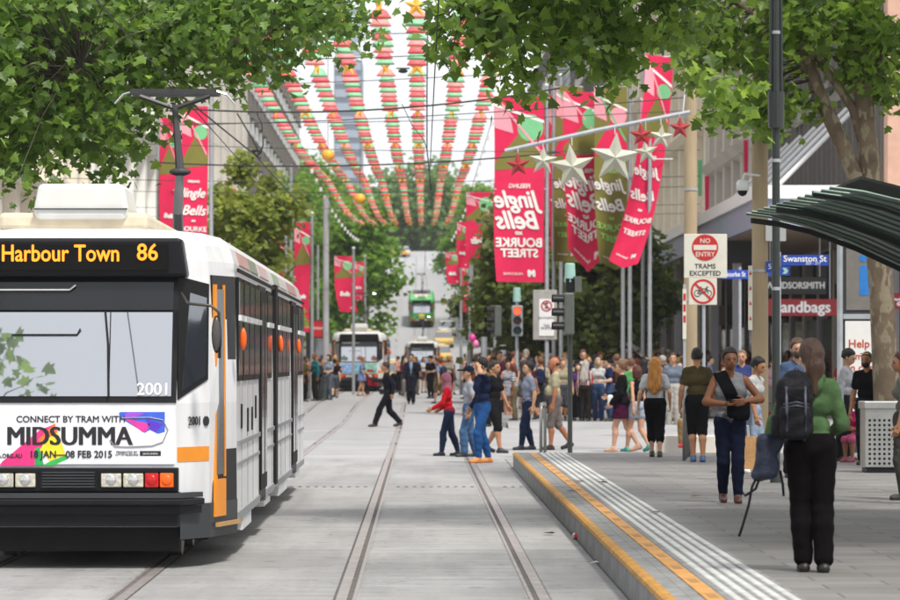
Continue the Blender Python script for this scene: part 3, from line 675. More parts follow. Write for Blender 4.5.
def tram(label, cx, Y, z0=0, hero=False, ad=None, stripe=None, top=None, L=19.6, roof_col=None):
    root = thing('tram', label, 'tram', (cx, Y, z0), 0, 'trams on the street')
    N = 6
    def outline(inset, push):                          # half plan mirrored: front, corner, full width, back
        half = [(.90, 0 + push), (1.15, .45 + push * .9), (1.335, 1.3 + push * .3), (1.335, L - 1.3), (1.12, L - .4), (.9, L)]
        half = [(max(x - inset, .1), y + (inset if y < L / 2 else -inset)) for x, y in half]
        return half + [(-x, y) for x, y in reversed(half)]
    lv = [(.36, outline(0, 0)), (1.40, outline(0, 0)), (2.48, outline(.02, .30)), (2.62, outline(.03, .30)), (2.76, outline(.07, .32)), (2.85, outline(.16, .36)), (2.90, outline(.34, .45)), (2.92, outline(.6, .6))]
    poly_ring(lv).build('body', top or M_tw, root)
    # chassis, bogies
    MB().bx(-1.0, 1.0, .5, L - .5, .22, .40).build('underframe', M_under, root)
    for yb in (2.9, 9.8, L - 2.9):
        bg_ = MB().bx(-1.05, 1.05, yb - 1.1, yb + 1.1, .16, .33).build('bogie', M_under, root)
        for sx in (-1, 1):
            for dy in (-.75, .75): MB().cyl((sx * .68, yb + dy, .31), (sx * .80, yb + dy, .31), .31, n=18).build('wheel', M_steel, bg_)
    # front: grey corner skirt, lamp band, bumper ledges
    fo = [(-1.345, 1.28), (-1.16, .44), (-.91, -.012), (.91, -.012), (1.16, .44), (1.345, 1.28), (1.2, 1.28), (0, .9), (-1.2, 1.28)]
    for s in (-1, 1): MB().prism([(s * x, y) for x, y in [(.93, .03), (1.16, .44), (1.345, 1.28), (1.2, 1.28), (.9, .5)]], 'z', .25, .545).build('skirt', M_tgrey, root)
    MB().prism([(-.91, -.01), (.91, -.01), (.93, .03), (.9, .4), (-.9, .4), (-.93, .03)], 'z', .362, .655).build('front_panel', M_tblk, root)
    MB().bx(-.92, .92, -.07, .1, .655, .86).build('lamp_band', M_tblk, root, bevel=.01)
    bp = MB().prism([(-.95, -.10), (.95, -.10), (1.13, .22), (-1.13, .22)], 'z', .54, .60).build('bumper', M_tblk, root, bevel=.015)
    MB().prism([(-.94, -.10), (.94, -.10), (1.11, .22), (-1.11, .22)], 'z', .605, .648).build('bumper_lip', M_tgrey, bp)
    MB().prism([(-.93, -.05), (.93, -.05), (1.1, .22), (-1.1, .22)], 'z', .47, .535).build('bumper_lower', M_tblk, bp)
    MB().bx(-.9, .9, .30, .6, .14, .355).build('underrun_guard', M_under, root)
    for s in (-1, 1):
        for k, (x, w, h, m, nm) in enumerate([(.36, .17, .115, M_hl, 'headlight'), (.545, .17, .115, M_hl, 'headlight'), (.70, .115, .12, M_red, 'tail_light'), (.825, .115, .12, M_lens, 'turn_signal')]):
            hou = MB().bx(s * x - w / 2 - .012, s * x + w / 2 + .012, -.082, -.065, .755 - h / 2 - .012, .755 + h / 2 + .012).build('lamp_housing', M_rub, root)
            MB().bx(s * x - w / 2, s * x + w / 2, -.1, -.0825, .755 - h / 2, .755 + h / 2).build(nm, m, hou, bevel=.012)
            if nm != 'headlight': MB().ell((s * x, -.1, .755), (.045, .012, .045)).build('bulb', m, hou, smooth=True)
            if nm == 'headlight': MB().ell((s * x, -.1, .755), (.045, .012, .045)).build('bulb', M_chrome, hou, smooth=True)
    gr = MB().bx(-.24, .24, -.085, -.0655, .68, .84).build('grille', M_rub, root)
    for k in range(6): MB().bx(-.22, .22, -.095, -.0855, .695 + k * .024, .707 + k * .024).build('grille_slat', M_tgrey, gr)
    # windscreen on the raked face
    def FX(z): return .30 * (z - 1.40) / 1.08          # y of the raked face
    def rk(x0, x1, z0_, z1_, d, t=.02):               # plate lying on the raked face, d proud
        return MB().add([(x0, FX(z0_) - d, z0_), (x1, FX(z0_) - d, z0_), (x1, FX(z1_) - d, z1_), (x0, FX(z1_) - d, z1_), (x0, FX(z0_) - d + t, z0_), (x1, FX(z0_) - d + t, z0_), (x1, FX(z1_) - d + t, z1_), (x0, FX(z1_) - d + t, z1_)],
                        [(0, 1, 2, 3), (7, 6, 5, 4), (0, 4, 5, 1), (1, 5, 6, 2), (2, 6, 7, 3), (3, 7, 4, 0)])
    rk(-.90, .90, 1.405, 2.50, .012).build('windscreen_surround', M_tblk, root)
    rk(-.855, .325, 1.46, 2.17, .022).build('windscreen', M_wscreen, root)
    rk(.335, .855, 1.46, 2.17, .022).build('windscreen', M_wscreen, root)
    rk(-.86, .86, 2.19, 2.48, .024).build('sun_band', glass_dark('sun_band_glass', (.010, .011, .013), .0) if 'sun_band_glass' not in MATS else MATS['sun_band_glass'], root)
    MB().tube([(-.8, FX(2.36) - .05, 2.36), (-.02, FX(2.36) - .05, 2.36), (.03, FX(2.39) - .05, 2.4)], .008).build('wiper_rail', M_chrome, root)
    MB().tube([(.33, FX(1.46) - .04, 1.46), (.315, FX(1.9) - .04, 1.9), (.285, FX(2.18) - .04, 2.18)], .009).build('wiper', M_rub, root)
    MB().tube([(-.5, FX(1.95) - .03, 1.98), (.05, FX(1.95) - .03, 1.98), (.08, FX(1.97) - .035, 2.03)], .007).build('blind_edge', M_rub, root)
    # destination box
    MB().prism([(-.98, 2.47), (.98, 2.47), (.93, 2.80), (-.93, 2.80)], 'y', .17, .50).build('destination_box', M_tblk, root, bevel=.03)
    MB().bx(-.84, .82, .155, .169, 2.525, 2.745).build('destination_screen', mat('led_panel', (.008, .008, .008), .5, var=.1, spec=.1), root)
    # corner windows
    for s in (-1, 1):
        def cq(u, z, d=0):                             # on the chamfer between (.9,0) and (1.15,.45)
            x = .90 + .25 * u; y = .45 * u; k = max(0, (z - 1.40) / 1.08)
            nx, ny = .874, -.486
            return (s * (x - .02 * k + nx * d), y + k * .30 * (1 - .1 * u) + ny * d, z)
        def cp(quad, d): 
            v = [cq(u, z, d) for u, z in quad] + [cq(u, z, d - .02) for u, z in quad]
            return MB().add(v, [(0, 1, 2, 3), (7, 6, 5, 4), (0, 4, 5, 1), (1, 5, 6, 2), (2, 6, 7, 3), (3, 7, 4, 0)])
        fr = cp([(.02, 1.43), (.93, 1.60), (.97, 2.42), (.02, 2.48)], .012).build('corner_window', M_rub, root)
        cp([(.12, 1.50), (.82, 1.63), (.87, 2.30), (.36, 2.34)], .02).build('pane', M_win, fr)
        cp([(.02, .905), (.98, .905), (.98, 1.03), (.02, 1.03)], .004).build('orange_stripe', stripe or M_orange, root)
        # front door in the tapered side
        def dq(u, z, d):
            x = 1.15 + .185 * u; y = .45 + .85 * u; k = max(0, (z - 1.40) / 1.08); return (s * (x - .02 * k + .977 * d), y + k * (.27 - .18 * u) - .213 * d, z)
        def dp(u0, u1, za, zb, d, t=.03):
            v = [dq(u, z, dd) for dd in (d, d - t) for u, z in ((u0, za), (u1, za), (u1, zb), (u0, zb))]
            return MB().add(v, [(0, 1, 2, 3), (7, 6, 5, 4), (0, 4, 5, 1), (1, 5, 6, 2), (2, 6, 7, 3), (3, 7, 4, 0)])
        dr = dp(.06, .97, .36, 2.50, .012).build('door', M_tblk, root)
        dp(.10, .18, .42, 2.42, .03).build('orange_post', M_orange, dr)
        dp(.19, .50, .42, .74, .028).build('lower_panel', M_orange, dr)
        dp(.20, .46, .78, 2.38, .022).build('pane', M_dglass, dr)
        dp(.47, .50, .76, 2.42, .028).build('orange_post', M_orange, dr)
        dp(.10, .94, .335, .37, .06).build('step_edge', mat('step_tan', '#b08a56', .6), dr)
        # side: window units, double doors, the dark joint between the two sections
        X = s * 1.335
        def side(y0, y1, za, zb, d0=.0, d1=.02): return MB().bx(X + s * d0, X + s * d1, y0, y1, za, zb)
        WZ0, WZ1 = 1.58, 2.50
        for y0, y1 in ((1.42, 2.05), (2.25, 3.15), (3.25, 4.15), (4.25, 5.3), (6.98, 8.1), (9.6, 10.7), (10.8, 11.9), (12.0, 13.1), (15.9, 16.9), (17.0, 17.95)):
            w = side(y0, y1, WZ0, WZ1, -.01, .012).build('window', M_rub, root)
            side(y0 + .05, y1 - .05, WZ0 + .05, 2.12, .0121, .018).build('pane', M_win, w)
            side(y0 + .05, y1 - .05, 2.16, WZ1 - .04, .0121, .022).build('vent_pane', M_win, w)
            side(y0, y1, 2.115, 2.165, .0121, .04).build('window_bar', M_tw, w)
        for y0, y1 in ((5.42, 6.86), (13.9, 15.6)):
            d = side(y0, y1, .36, 2.52, -.02, .004).build('door', M_tblk, root)
            ym = (y0 + y1) / 2
            for a, b_ in ((y0 + .06, ym - .02), (ym + .02, y1 - .06)):
                lf = side(a, b_, .46, 2.46, .0041, .022).build('door_leaf', M_rub, d)
                side(a + .09, b_ - .09, .62, 2.36, .0221, .027).build('pane', M_win, lf)
            side(y0 + .02, y1 - .02, .30, .355, -.1, .05).build('step_edge', M_chrome, d)
        side(8.75, 9.25, .40, 2.60, -.01, .03).build('section_joint', M_rub, root)
        side(1.35, L - 1.35, 2.545, 2.575, 0, .018).build('gutter', M_rub, root)
        for y0, y1 in ((1.38, 5.38), (6.9, 8.7), (9.3, 13.85), (15.65, L - 1.4)):
            side(y0, y1, 1.01, 1.05, 0, .02).build('body_rail', M_tline, root)
            side(y0, y1, .83, .86, 0, .014).build('body_rail', M_tline, root)
            side(y0, y1, .345, .42, 0, .015).build('sill', M_tline, root)
        for y0, y1, h in ((2.3, 3.9, .2), (10.2, 12.6, .2)):
            side(y0, y1, .22, .345, -.1, .0).build('equipment_box', M_tw, root)
        for yy in (2.15, 3.2, 4.2, 8.3, 10.75, 11.95, 13.3, 16.9): side(yy, yy + .012, .43, 1.56, 0, .005).build('panel_seam', M_tline, root)
        for yy in (1.1, 9.0, 14.6): 
            sg = MB().ell((X + s * .07, yy, 1.95), (.03, .045, .10)).build('side_signal', M_lens, root, smooth=True)
        for yy, hh in ((2.0, 1.25), (3.1, 1.2), (3.9, 1.2), (4.6, 1.3)): side(yy, yy + .14, hh - .1, hh + .12, 0, .012).build('door_control', M_tblk, root)
        # mirror on its arm
        ar = MB().tube([(s * .93, .12, 2.33), (s * 1.0, -.08, 2.24), (s * 1.20, -.1, 2.22), (s * 1.265, -.1, 2.16), (s * 1.27, -.1, 1.78)], .013, 8).build('mirror_arm', M_arm, root, smooth=True)
        MB().ell((s * 1.245, -.12, 1.98), (.042, .035, .16)).build('mirror', M_rub, ar, smooth=True)
        MB().ell((s * 1.245, -.142, 1.98), (.035, .026, .145)).build('mirror_glass', mat('mirror_back', '#55534f', .3, .3), ar, smooth=True)
        # coloured roof side panels
        for k, (a, b_, c) in enumerate([(2.3, 4.2, '#b9938e'), (4.3, 5.9, '#7c8a78'), (6.2, 8.3, '#bfa9a8'), (9.6, 11.2, '#8d9c8b'), (11.4, 13.5, '#b9b4b0'), (13.8, 16.6, '#a48381')]):
            MB().add([(s * 1.312, a, 2.63), (s * 1.312, b_, 2.63), (s * 1.272, b_, 2.755), (s * 1.272, a, 2.755), (s * 1.2, a, 2.63), (s * 1.2, b_, 2.63), (s * 1.2, b_, 2.755), (s * 1.2, a, 2.755)],
                     [(0, 1, 2, 3), (7, 6, 5, 4), (0, 4, 5, 1), (1, 5, 6, 2), (2, 6, 7, 3), (3, 7, 4, 0)]).build('roof_panel', mat('roofad' + c, c, .4, var=.1), root)
    # roof
    MB().bx(-.72, .58, 1.0, 5.5, 2.90, 3.05).build('roof_shroud', M_cream_roof, root, bevel=.04)
    ac = MB().prism([(-.40, 2.99), (.40, 2.99), (.41, 3.09), (.37, 3.30), (-.37, 3.30), (-.41, 3.09)], 'y', .95, 1.95).build('air_conditioner', M_ac, root, bevel=.04)
    MB().bx(-.405, .405, .93, .96, 3.075, 3.085).build('lid_seam', M_tgrey, ac)
    MB().bx(-.9, .9, 6.2, 8.2, 2.90, 3.02).build('roof_shroud', M_cream_roof, root, bevel=.03)
    MB().bx(-.95, .95, 9.6, 17.5, 2.90, 3.0).build('roof_deck', M_tgrey, root)
    # pantograph
    yp = 12.1
    pb = MB().bx(-.5, .5, yp - .5, yp + .9, 3.0, 3.12).build('pantograph', M_pan, root)
    MB().tube([(.02, yp + .5, 3.1), (.05, yp - .1, 3.55), (.09, yp - .25, 4.02)], [.07, .06, .05], 8).build('lower_arm', M_mast, pb)
    MB().tube([(.09, yp - .25, 4.0), (.03, yp, 4.55), (.0, yp + .1, 4.84)], [.055, .04, .035], 8).build('upper_arm', M_pan, pb)
    MB().ell((.09, yp - .26, 4.02), (.13, .06, .05)).build('knuckle', M_pan, pb)
    for sx in (-1, 1):
        MB().tube([(0, yp + .1, 4.80), (sx * .42, yp + .1, 4.95)], .03, 6).build('head_brace', M_pan, pb)
        MB().tube([(sx * .5, yp + .1, 5.01), (sx * .62, yp + .1, 4.97), (sx * .72, yp + .1, 4.86)], .014, 6).build('horn', M_chrome, pb)
    for dy in (-.12, .3): MB().bx(-.52, .52, yp + dy - .03, yp + dy + .03, 4.96, 5.02).build('contact_strip', M_pan, pb)
    if ad:
        for i, c in enumerate(ad):
            w = 1.74 / len(ad); MB().bx(-.87 + i * w, -.87 + (i + 1) * w - .002, -.013, .01, .9, 1.36).build('advert_panel', mat('ad' + c, c, .45, var=.5, scale=7), root)
    return root
t1 = tram('white articulated tram in the left foreground with amber destination sign', TL, 28.4, 0, True)
def fx(x): return pX(x, 28.4) - TL
def fz(y): return pZ(y, 28.4)
ad = MB().bx(-.885, .885, -.014, .01, .885, 1.365).build('advert_panel', mat('advert_white', '#e3e3e8', .4, var=.04), t1, bevel=.004)
yT = -.0155
def flat_poly(name, pts, c, y=-.0152, parent=ad, em=0):
    pts3 = [(fx(a), fz(b_)) for a, b_ in pts]
    return MB().prism(pts3, 'y', y, y + .0005).build(name, mat('print' + c, c, .45, var=.12, scale=12), parent)
flat_poly('print_shape', [(-95, 466), (0, 466), (2, 462), (40, 430), (55, 424), (48, 445), (38, 458), (35, 466)], '#e0307c', -.0146)
flat_poly('print_shape', [(38, 440), (55, 423), (59, 437), (45, 447)], '#f07030', -.0150)
flat_poly('print_shape', [(35, 449), (40, 447), (44, 465.5), (35, 465.5)], '#27a052', -.0150)
flat_poly('print_shape', [(58, 432), (66, 455), (50, 461), (40, 450), (46, 440)], '#ecd92c', -.0154)
flat_poly('print_shape', [(50, 461.4), (67, 455.2), (68, 459), (52, 466), (44, 465)], '#35b34a', -.0154)
flat_poly('print_shape', [(119, 413), (121, 412), (165, 412), (165, 432), (158, 434), (150, 430), (145, 433), (120, 418)], '#3a5fd0', -.0146)
flat_poly('print_shape', [(124, 418), (150, 424), (147, 431), (143, 432.5)], '#d83a9a', -.0150)
flat_poly('print_shape', [(127, 412.6), (146, 412.6), (136, 417), (124, 417)], '#a34ad0', -.0150)
flat_poly('print_shape', [(146, 419), (163, 424), (156, 433), (150, 429)], '#5a35c0', -.0150)
loop = [(122, 418), (150, 417.5), (163, 420), (168, 430), (163, 442), (152, 446), (128, 447), (115, 446.5), (110, 440)]
MB().tube([(fx(a), -.017, fz(b_)) for a, b_ in loop], .006, 5).build('print_loop', mat('print_silver', '#8c8c92', .3), ad)
text('print_text', 'CONNECT BY TRAM WITH', .077, M_txt, (fx(71), yT, fz(419.5)), ad, bold=.0015, sx=.98)
for k, dx in enumerate((-.008, -.004, 0, .004, .008)): text('print_text', 'MIDSUMMA', .222, M_txt, (fx(69.5) + dx, yT - .001 - .0003 * k, fz(437)), ad, sx=.92, ext=.001)
text('print_text', '18 JAN\u201408 FEB 2015', .083, M_txt, (fx(71), yT - .0026, fz(454.6)), ad, bold=.002, sx=.93)
text('print_text', 'MIDSUMMA.ORG.AU', .05, M_txt, (fx(-2), yT - .001, fz(456)), ad, bold=.001, sx=.9)
text('print_text', 'PRESENTED BY', .03, M_txt, (fx(127), yT, fz(452.5)), ad, sx=.9)
text('print_text', 'CITY OF MELBOURNE', .022, M_txt, (fx(127), yT, fz(455)), ad, sx=.9)
MB().bx(fx(140), fx(161), -.0156, -.0146, fz(456), fz(451)).build('print_badge', M_txt, ad)
text('print_text', 'yarra trams', .03, M_wht, (fx(150.5), -.0165, fz(453.5)), ad, sx=.9)
text('destination_text', 'Harbour Town', .20, M_led, (fx(58.5), .150, pZ(254, 28.56)), t1, bold=.003, sx=.82)
text('destination_text', '86', .20, M_led, (fx(146), .150, pZ(253, 28.56)), t1, bold=.003, sx=.92)
RK = Matrix.Rotation(math.atan2(.30, 1.08), 3, Vector((-1, 0, 0))) @ FACE.to_3x3()
text('fleet_number', '2001', .15, M_wht, (fx(153.5) , .03 - .032, 1.515), t1, rot=RK, bold=.002, sx=.95)
CH = Matrix.Rotation(math.atan2(.45, .25), 3, 'Z') @ FACE.to_3x3()
text('fleet_number', '2001', .105, M_txt, (.90 + .25 * .52 + .01, .45 * .52 - .006, 1.245), t1, rot=CH, bold=.0015, sx=.95)
MB().cyl((.90 + .25 * .88 + .0, .45 * .88, 1.245), (.90 + .25 * .88 + .011, .45 * .88 - .006, 1.245), .042, n=14).build('number_badge', M_txt, t1)
tag(t1, group='trams on the street')
tram('white tram facing this way on the left track beyond the crossing', TL, 163, gz(163), ad=['#7f9fc8', '#6fa8c0', '#7fb0a0'])
tram('white and blue tram farther up the right hand track', TR, 262, gz(262), ad=['#2f6fc0', '#3a86d8'])
gt = tram('green and white tram climbing the hill behind the other trams', TR, 350, gz(351), top=mat('tram_green', '#2fae4a', .4, var=.1), ad=['#3a9a3a', '#e0d040', '#3a9a3a'])
gt.rotation_euler = (math.atan(.072), 0, 0)
# ------------------------------------------------------------------ poles, signals, signs
M_conc = mat('pole_timber', '#a08d70', .8, var=.18, scale=2.5, bump=.4, stretch=(1, 1, .25))
M_galv = mat('galvanised_pole', '#a6aaae', .45, .35, var=.1)
M_dgreen = mat('dark_green_pole', '#272d2b', .45, var=.1)
M_signw = mat('sign_white', '#c9c5b8', .55, var=.06, scale=4)
M_signr = mat('sign_red', '#b31b22', .5, var=.05)
M_blue = mat('sign_blue', '#1c3f9c', .5, var=.05)
M_cap = mat('cap_green', '#8fb5ab', .5, var=.08)
def pole(name, label, x, Y, z1, r0, r1, m, z0=None, group=None, cat='pole'):
    z0 = gz(Y) if z0 is None else z0; root = thing(name, label, cat, (x, Y, z0), 0, group)
    MB().cyl((0, 0, 0), (0, 0, z1 - z0), r0, r1, 16).build('shaft', m, root, smooth=False)
    MB().cyl((0, 0, 0), (0, 0, .12), r0 * 1.5, r0 * 1.35, 14).build('base_collar', m, root)
    for k in range(1, 4): MB().cyl((0, 0, (z1 - z0) * k * .22 + .8), (0, 0, (z1 - z0) * k * .22 + .84), r0 * 1.04, n=16).build('strap', M_galv, root)
    return root
pA = pole('overhead_wire_pole', 'tan pole that carries the bar of stars and the no entry sign', pX(690.5, 66), 66, 9.8, .135, .12, M_conc, 0)
pB = pole('overhead_wire_pole', 'tan pole with a dome camera and a white cabinet', pX(760, 50), 50, 9.5, .125, .11, M_conc, HP)
MB().box((.22, -.05, pZ(231, 50) - HP), (.30, .2, .30)).build('cabinet', M_wht, pB)
MB().tube([(0, -.1, pZ(176, 50) - HP), (-.24, -.1, pZ(174, 50) - HP), (-.27, -.1, pZ(182, 50) - HP)], .02).build('camera_bracket', M_wht, pB)
cd = MB().lathe((-.27, -.1, pZ(191, 50) - HP), [(.06, .16), (.09, .12), (.09, 0)][::-1]).build('camera_housing', M_wht, pB, smooth=True)
MB().ell((-.27, -.1, pZ(191.5, 50) - HP), (.075, .075, .075)).build('camera_dome', M_tblk, pB, smooth=True)
MB().box((-.155, -.12, pZ(298, 50) - HP), (.06, .03, .95)).build('tag_strip', M_signw, pB)
for k in range(4): MB().prism([(-.175, pZ(275 + 15 * k, 50) - HP), (-.135, pZ(275 + 15 * k, 50) - HP), (-.155, pZ(271 + 15 * k, 50) - HP)], 'y', -.142, -.1355).build('tag_arrow', M_signr, pB)
MB().box((.13, -.14, pZ(267, 50) - HP), (.11, .012, .16)).build('number_plate', M_blue, pB)
text('plate_text', '5', .11, M_wht, (.13, -.149, pZ(267, 50) - HP), pB)
lp = pole('lamp_post', 'slim dark green lamp post standing on the platform in front of the tan camera pole', pX(776, 42), 42, 7.5, .052, .046, M_dgreen, HP, cat='lamp post')
MB().cyl((0, 0, pZ(128, 42) - HP), (0, 0, pZ(92, 42) - HP), .10, .105, 12).build('sleeve', M_dgreen, lp)
for s in (-1, 1): MB().cyl((s * .07, 0, pZ(95, 42) - HP), (s * .05, 0, 7.2), .022, n=6).build('cable_stay', M_dgreen, lp)
MB().box((0, -.5, 7.3), (.18, 1.3, .12)).build('lantern', M_galv, lp)

# no entry sign
ns = thing('no_entry_sign', 'white no entry trams excepted sign over a no cycling disc', 'sign', (pX(704, 62), 62, 0))
def nz_(y): return pZ(y, 62)
s62 = 62 / FPX
MB().cyl((0, .05, 0), (0, .05, nz_(240)), .03, n=10).build('post', M_galv, ns)
pl = MB().box((pX(705.5, 62) - ns.location.x, 0, nz_(256)), (43 * s62, .03, 44 * s62)).build('sign_plate', M_signw, ns, bevel=.01)
cx = pX(705, 62) - ns.location.x
MB().cyl((cx, -.022, nz_(247.5)), (cx, -.0155, nz_(247.5)), 13.2 * s62, n=28).build('red_disc', M_signr, pl)
MB().bx(cx - 11.4 * s62, cx + 11.4 * s62, -.026, -.0225, nz_(250.0), nz_(245)).build('white_bar', M_signw, pl)
text('sign_text', 'NO', .12, M_signw, (cx, -.0235, nz_(241)), pl, bold=.002)
text('sign_text', 'ENTRY', .12, M_signw, (cx, -.0235, nz_(254.5)), pl, bold=.002, sx=.95)
text('sign_text', 'TRAMS', .125, M_txt, (cx, -.017, nz_(266.5)), pl, bold=.002, sx=1)
text('sign_text', 'EXCEPTED', .125, M_txt, (cx, -.017, nz_(273.5)), pl, bold=.002, sx=.97)
p2 = MB().box((-.02, 0, nz_(291.5)), (28 * s62, .03, 27 * s62)).build('bicycle_plate', M_signw, ns, bevel=.01)
def ring(mb, c, r0, r1, y0, y1, n=28):
    v = []; 
    for rr, yy in ((r0, y0), (r1, y0), (r1, y1), (r0, y1)):
        for i in range(n): v.append((c[0] + rr * math.cos(6.2832 * i / n), yy, c[1] + rr * math.sin(6.2832 * i / n)))
    f = []
    for k in range(4):
        for i in range(n): f.append((k * n + i, k * n + (i + 1) % n, ((k + 1) % 4) * n + (i + 1) % n, ((k + 1) % 4) * n + i))
    return mb.add(v, f)
c2 = (-.02, nz_(291.5))
ring(MB(), c2, 10.3 * s62, 12.4 * s62, -.021, -.0155).build('red_ring', M_signr, p2)
bi = MB()
for dx in (-.1, .1): ring(bi, (c2[0] + dx, c2[1] - .035), .05, .064, -.019, -.016, 16)
for a, b_ in (((-.1, -.035), (-.04, .05)), ((-.04, .05), (.07, .05)), ((-.1, -.035), (0, -.035)), ((0, -.035), (.07, .05)), ((-.05, .075), (0, -.035)), ((.1, -.035), (.06, .08)), ((.06, .08), (.10, .085)), ((-.08, .08), (-.02, .08))):
    bi.tube([(c2[0] + a[0], -.018, c2[1] + a[1]), (c2[0] + b_[0], -.018, c2[1] + b_[1])], .008, 4)
bi.build('bicycle_symbol', M_txt, p2)
MB().box((c2[0], -.024, c2[1]), (22 * s62, .004, .035), M=Matrix.Rotation(R(45), 3, 'Y')).build('red_slash', M_signr, p2)
# narrow red and white no stopping strip left of it
st = thing('parking_sign', 'narrow red and white no stopping board left of the cycling disc', 'sign', (pX(684.5, 64), 64, 0))
MB().cyl((0, .04, 0), (0, .04, pZ(284, 64)), .025, n=8).build('post', M_galv, st)
MB().box((0, 0, pZ(314, 64)), (.07, .02, 50 * 64 / FPX)).build('sign_plate', M_signw, st)
for k in range(3): MB().box((0, -.0135, pZ(297 + 11 * k, 64)), (.045, .005, .13)).build('red_mark', M_signr, st)
# blue street name signs
def street_sign(label, x0, x1, y0, y1, Y, txt, postx, size, sx=1, sub=None):
    r = thing('street_name_sign', label, 'street sign', (pX(postx, Y), Y, gz(Y) if Y > 56 else HP)); z0 = r.location.z; x_ = r.location.x
    MB().cyl((0, 0, 0), (0, 0, pZ(y0 - 3, Y) - z0), .035, n=10).build('post', M_galv, r)
    b_ = MB().bx(pX(x0, Y) - x_, pX(x1, Y) - x_, -.06, -.036, pZ(y1, Y) - z0, pZ(y0, Y) - z0).build('blade', M_blue, r)
    cxx = (pX(x0, Y) + pX(x1, Y)) / 2 - x_
    text('blade_text', txt, size, M_wht, (cxx, -.063, pZ((y0 + y1) / 2 - (1.2 if sub else 0), Y) - z0), b_, bold=.003, sx=sx)
    if sub: text('blade_text', sub, size * .45, M_wht, (cxx + .35 * (x1 - x0) * Y / FPX * .5, -.063, pZ(y1 - 2, Y) - z0), b_)
    return r
sg = street_sign('blue Swanston St blade sign above the black shop board', 781, 828, 255, 265.5, 60, 'Swanston St', 779, .155, 1.0, '203 - 217')
b_ = MB().bx(pX(768, 60) - sg.location.x, pX(789, 60) - sg.location.x, -.06, -.036, pZ(275.5, 60), pZ(266.5, 60)).build('arrow_blade', M_blue, sg)
MB().prism([(.05, pZ(268, 60)), (.12, pZ(268, 60)), (.16, pZ(271, 60)), (.12, pZ(274, 60)), (.05, pZ(274, 60)), (.09, pZ(271, 60))], 'y', -.066, -.0605).build('arrow_mark', M_cap, sg)
street_sign('blue Bourke St blade sign half behind the no entry sign', 722, 748, 270, 279, 84, 'Bourke St', 740, .17, .75)
# signs hung below the corner awning
def hung(name, label, x0, x1, y0, y1, Y, m, txt, mt, size, bold=.01, sx=1, cat='shop sign'):
    zt = 5.55; r = thing(name, label, cat, (pX((x0 + x1) / 2, Y), Y, zt)); w = (x1 - x0) * Y / FPX; z1 = pZ(y0, Y) - zt; z0_ = pZ(y1, Y) - zt
    b_ = MB().bx(-w / 2, w / 2, -.1, .1, z0_, z1).build('board', m, r, bevel=.01)
    text('board_text', txt, size, mt, (0, -.104, (z0_ + z1) / 2), b_, bold=bold, sx=sx)
    for s in (-.4, .4): MB().cyl((w * s, 0, z1), (w * s, 0, 0), .02, n=6).build('hanger', M_galv, r)
    return r
hung('shop_sign', 'red hanging sign lettered handbags beneath the corner awning', 766, 837, 299, 316, 94.5, mat('maroon_sign', '#8c1420', .5, var=.05), 'handbags', M_wht, .44, .014, 1.0)
hung('shop_sign', 'black hanging sign lettered windsorsmith above the red sign', 764, 826, 277, 294.5, 96, M_blk, 'WINDSORSMITH', M_wht, .26, .012, .86)
hung('shop_sign', 'red hanging sign at the right edge behind the tree trunk', 880, 925, 293, 309, 94.5, mat('maroon_sign', '#8c1420'), 'travel', M_wht, .42, .012)
hung('shop_sign', 'large plain black hanging board between the tan poles', 727, 754, 234, 263, 105, M_blk, ' ', M_wht, .2)
# info booth
ib = thing('information_booth', 'grey information booth with blue letter i and charity poster', 'booth', (pX(861, 57), 57, HP - .2))
z_ = HP - .2
def bz(y): return pZ(y, 57) - z_
def bxx(x): return pX(x, 57) - ib.location.x
MB().bx(bxx(842), bxx(884), 0, .7, 0, bz(238)).build('body', M_tgrey, ib)
MB().bx(bxx(846), bxx(883), -.02, -.001, bz(310), bz(246)).build('info_panel', mat('info_grey', '#6f6a66', .4), ib)
MB().bx(bxx(843), bxx(884), -.03, -.001, bz(319), bz(314)).build('ledge', M_galv, ib)
text('info_letter', 'i', 1.05, mat('info_blue', '#1f6fb8', .5), (bxx(864), -.023, bz(276)), ib, bold=.02, sx=1.2)
po = MB().bx(bxx(845), bxx(881), -.025, -.001, bz(425), bz(321)).build('poster', mat('poster_white', '#d9d8d4', .5, var=.03), ib)
mr_ = mat('poster_red', '#b8432e', .6, var=0)
for i, (t, yy, sz) in enumerate([('Help', 344, .19), ('families', 356.5, .17), ('in crisis', 368, .17), ('DONATE', 380, .12), ('NOW', 386, .12)]):
    text('poster_text', t, sz, mr_, (bxx(848), -.029, bz(yy)), po, align='LEFT', bold=.003)
MB().cyl((bxx(839.5), -.05, 0), (bxx(839.5), -.05, bz(225)), .05, n=12).build('corner_post', M_galv, ib)

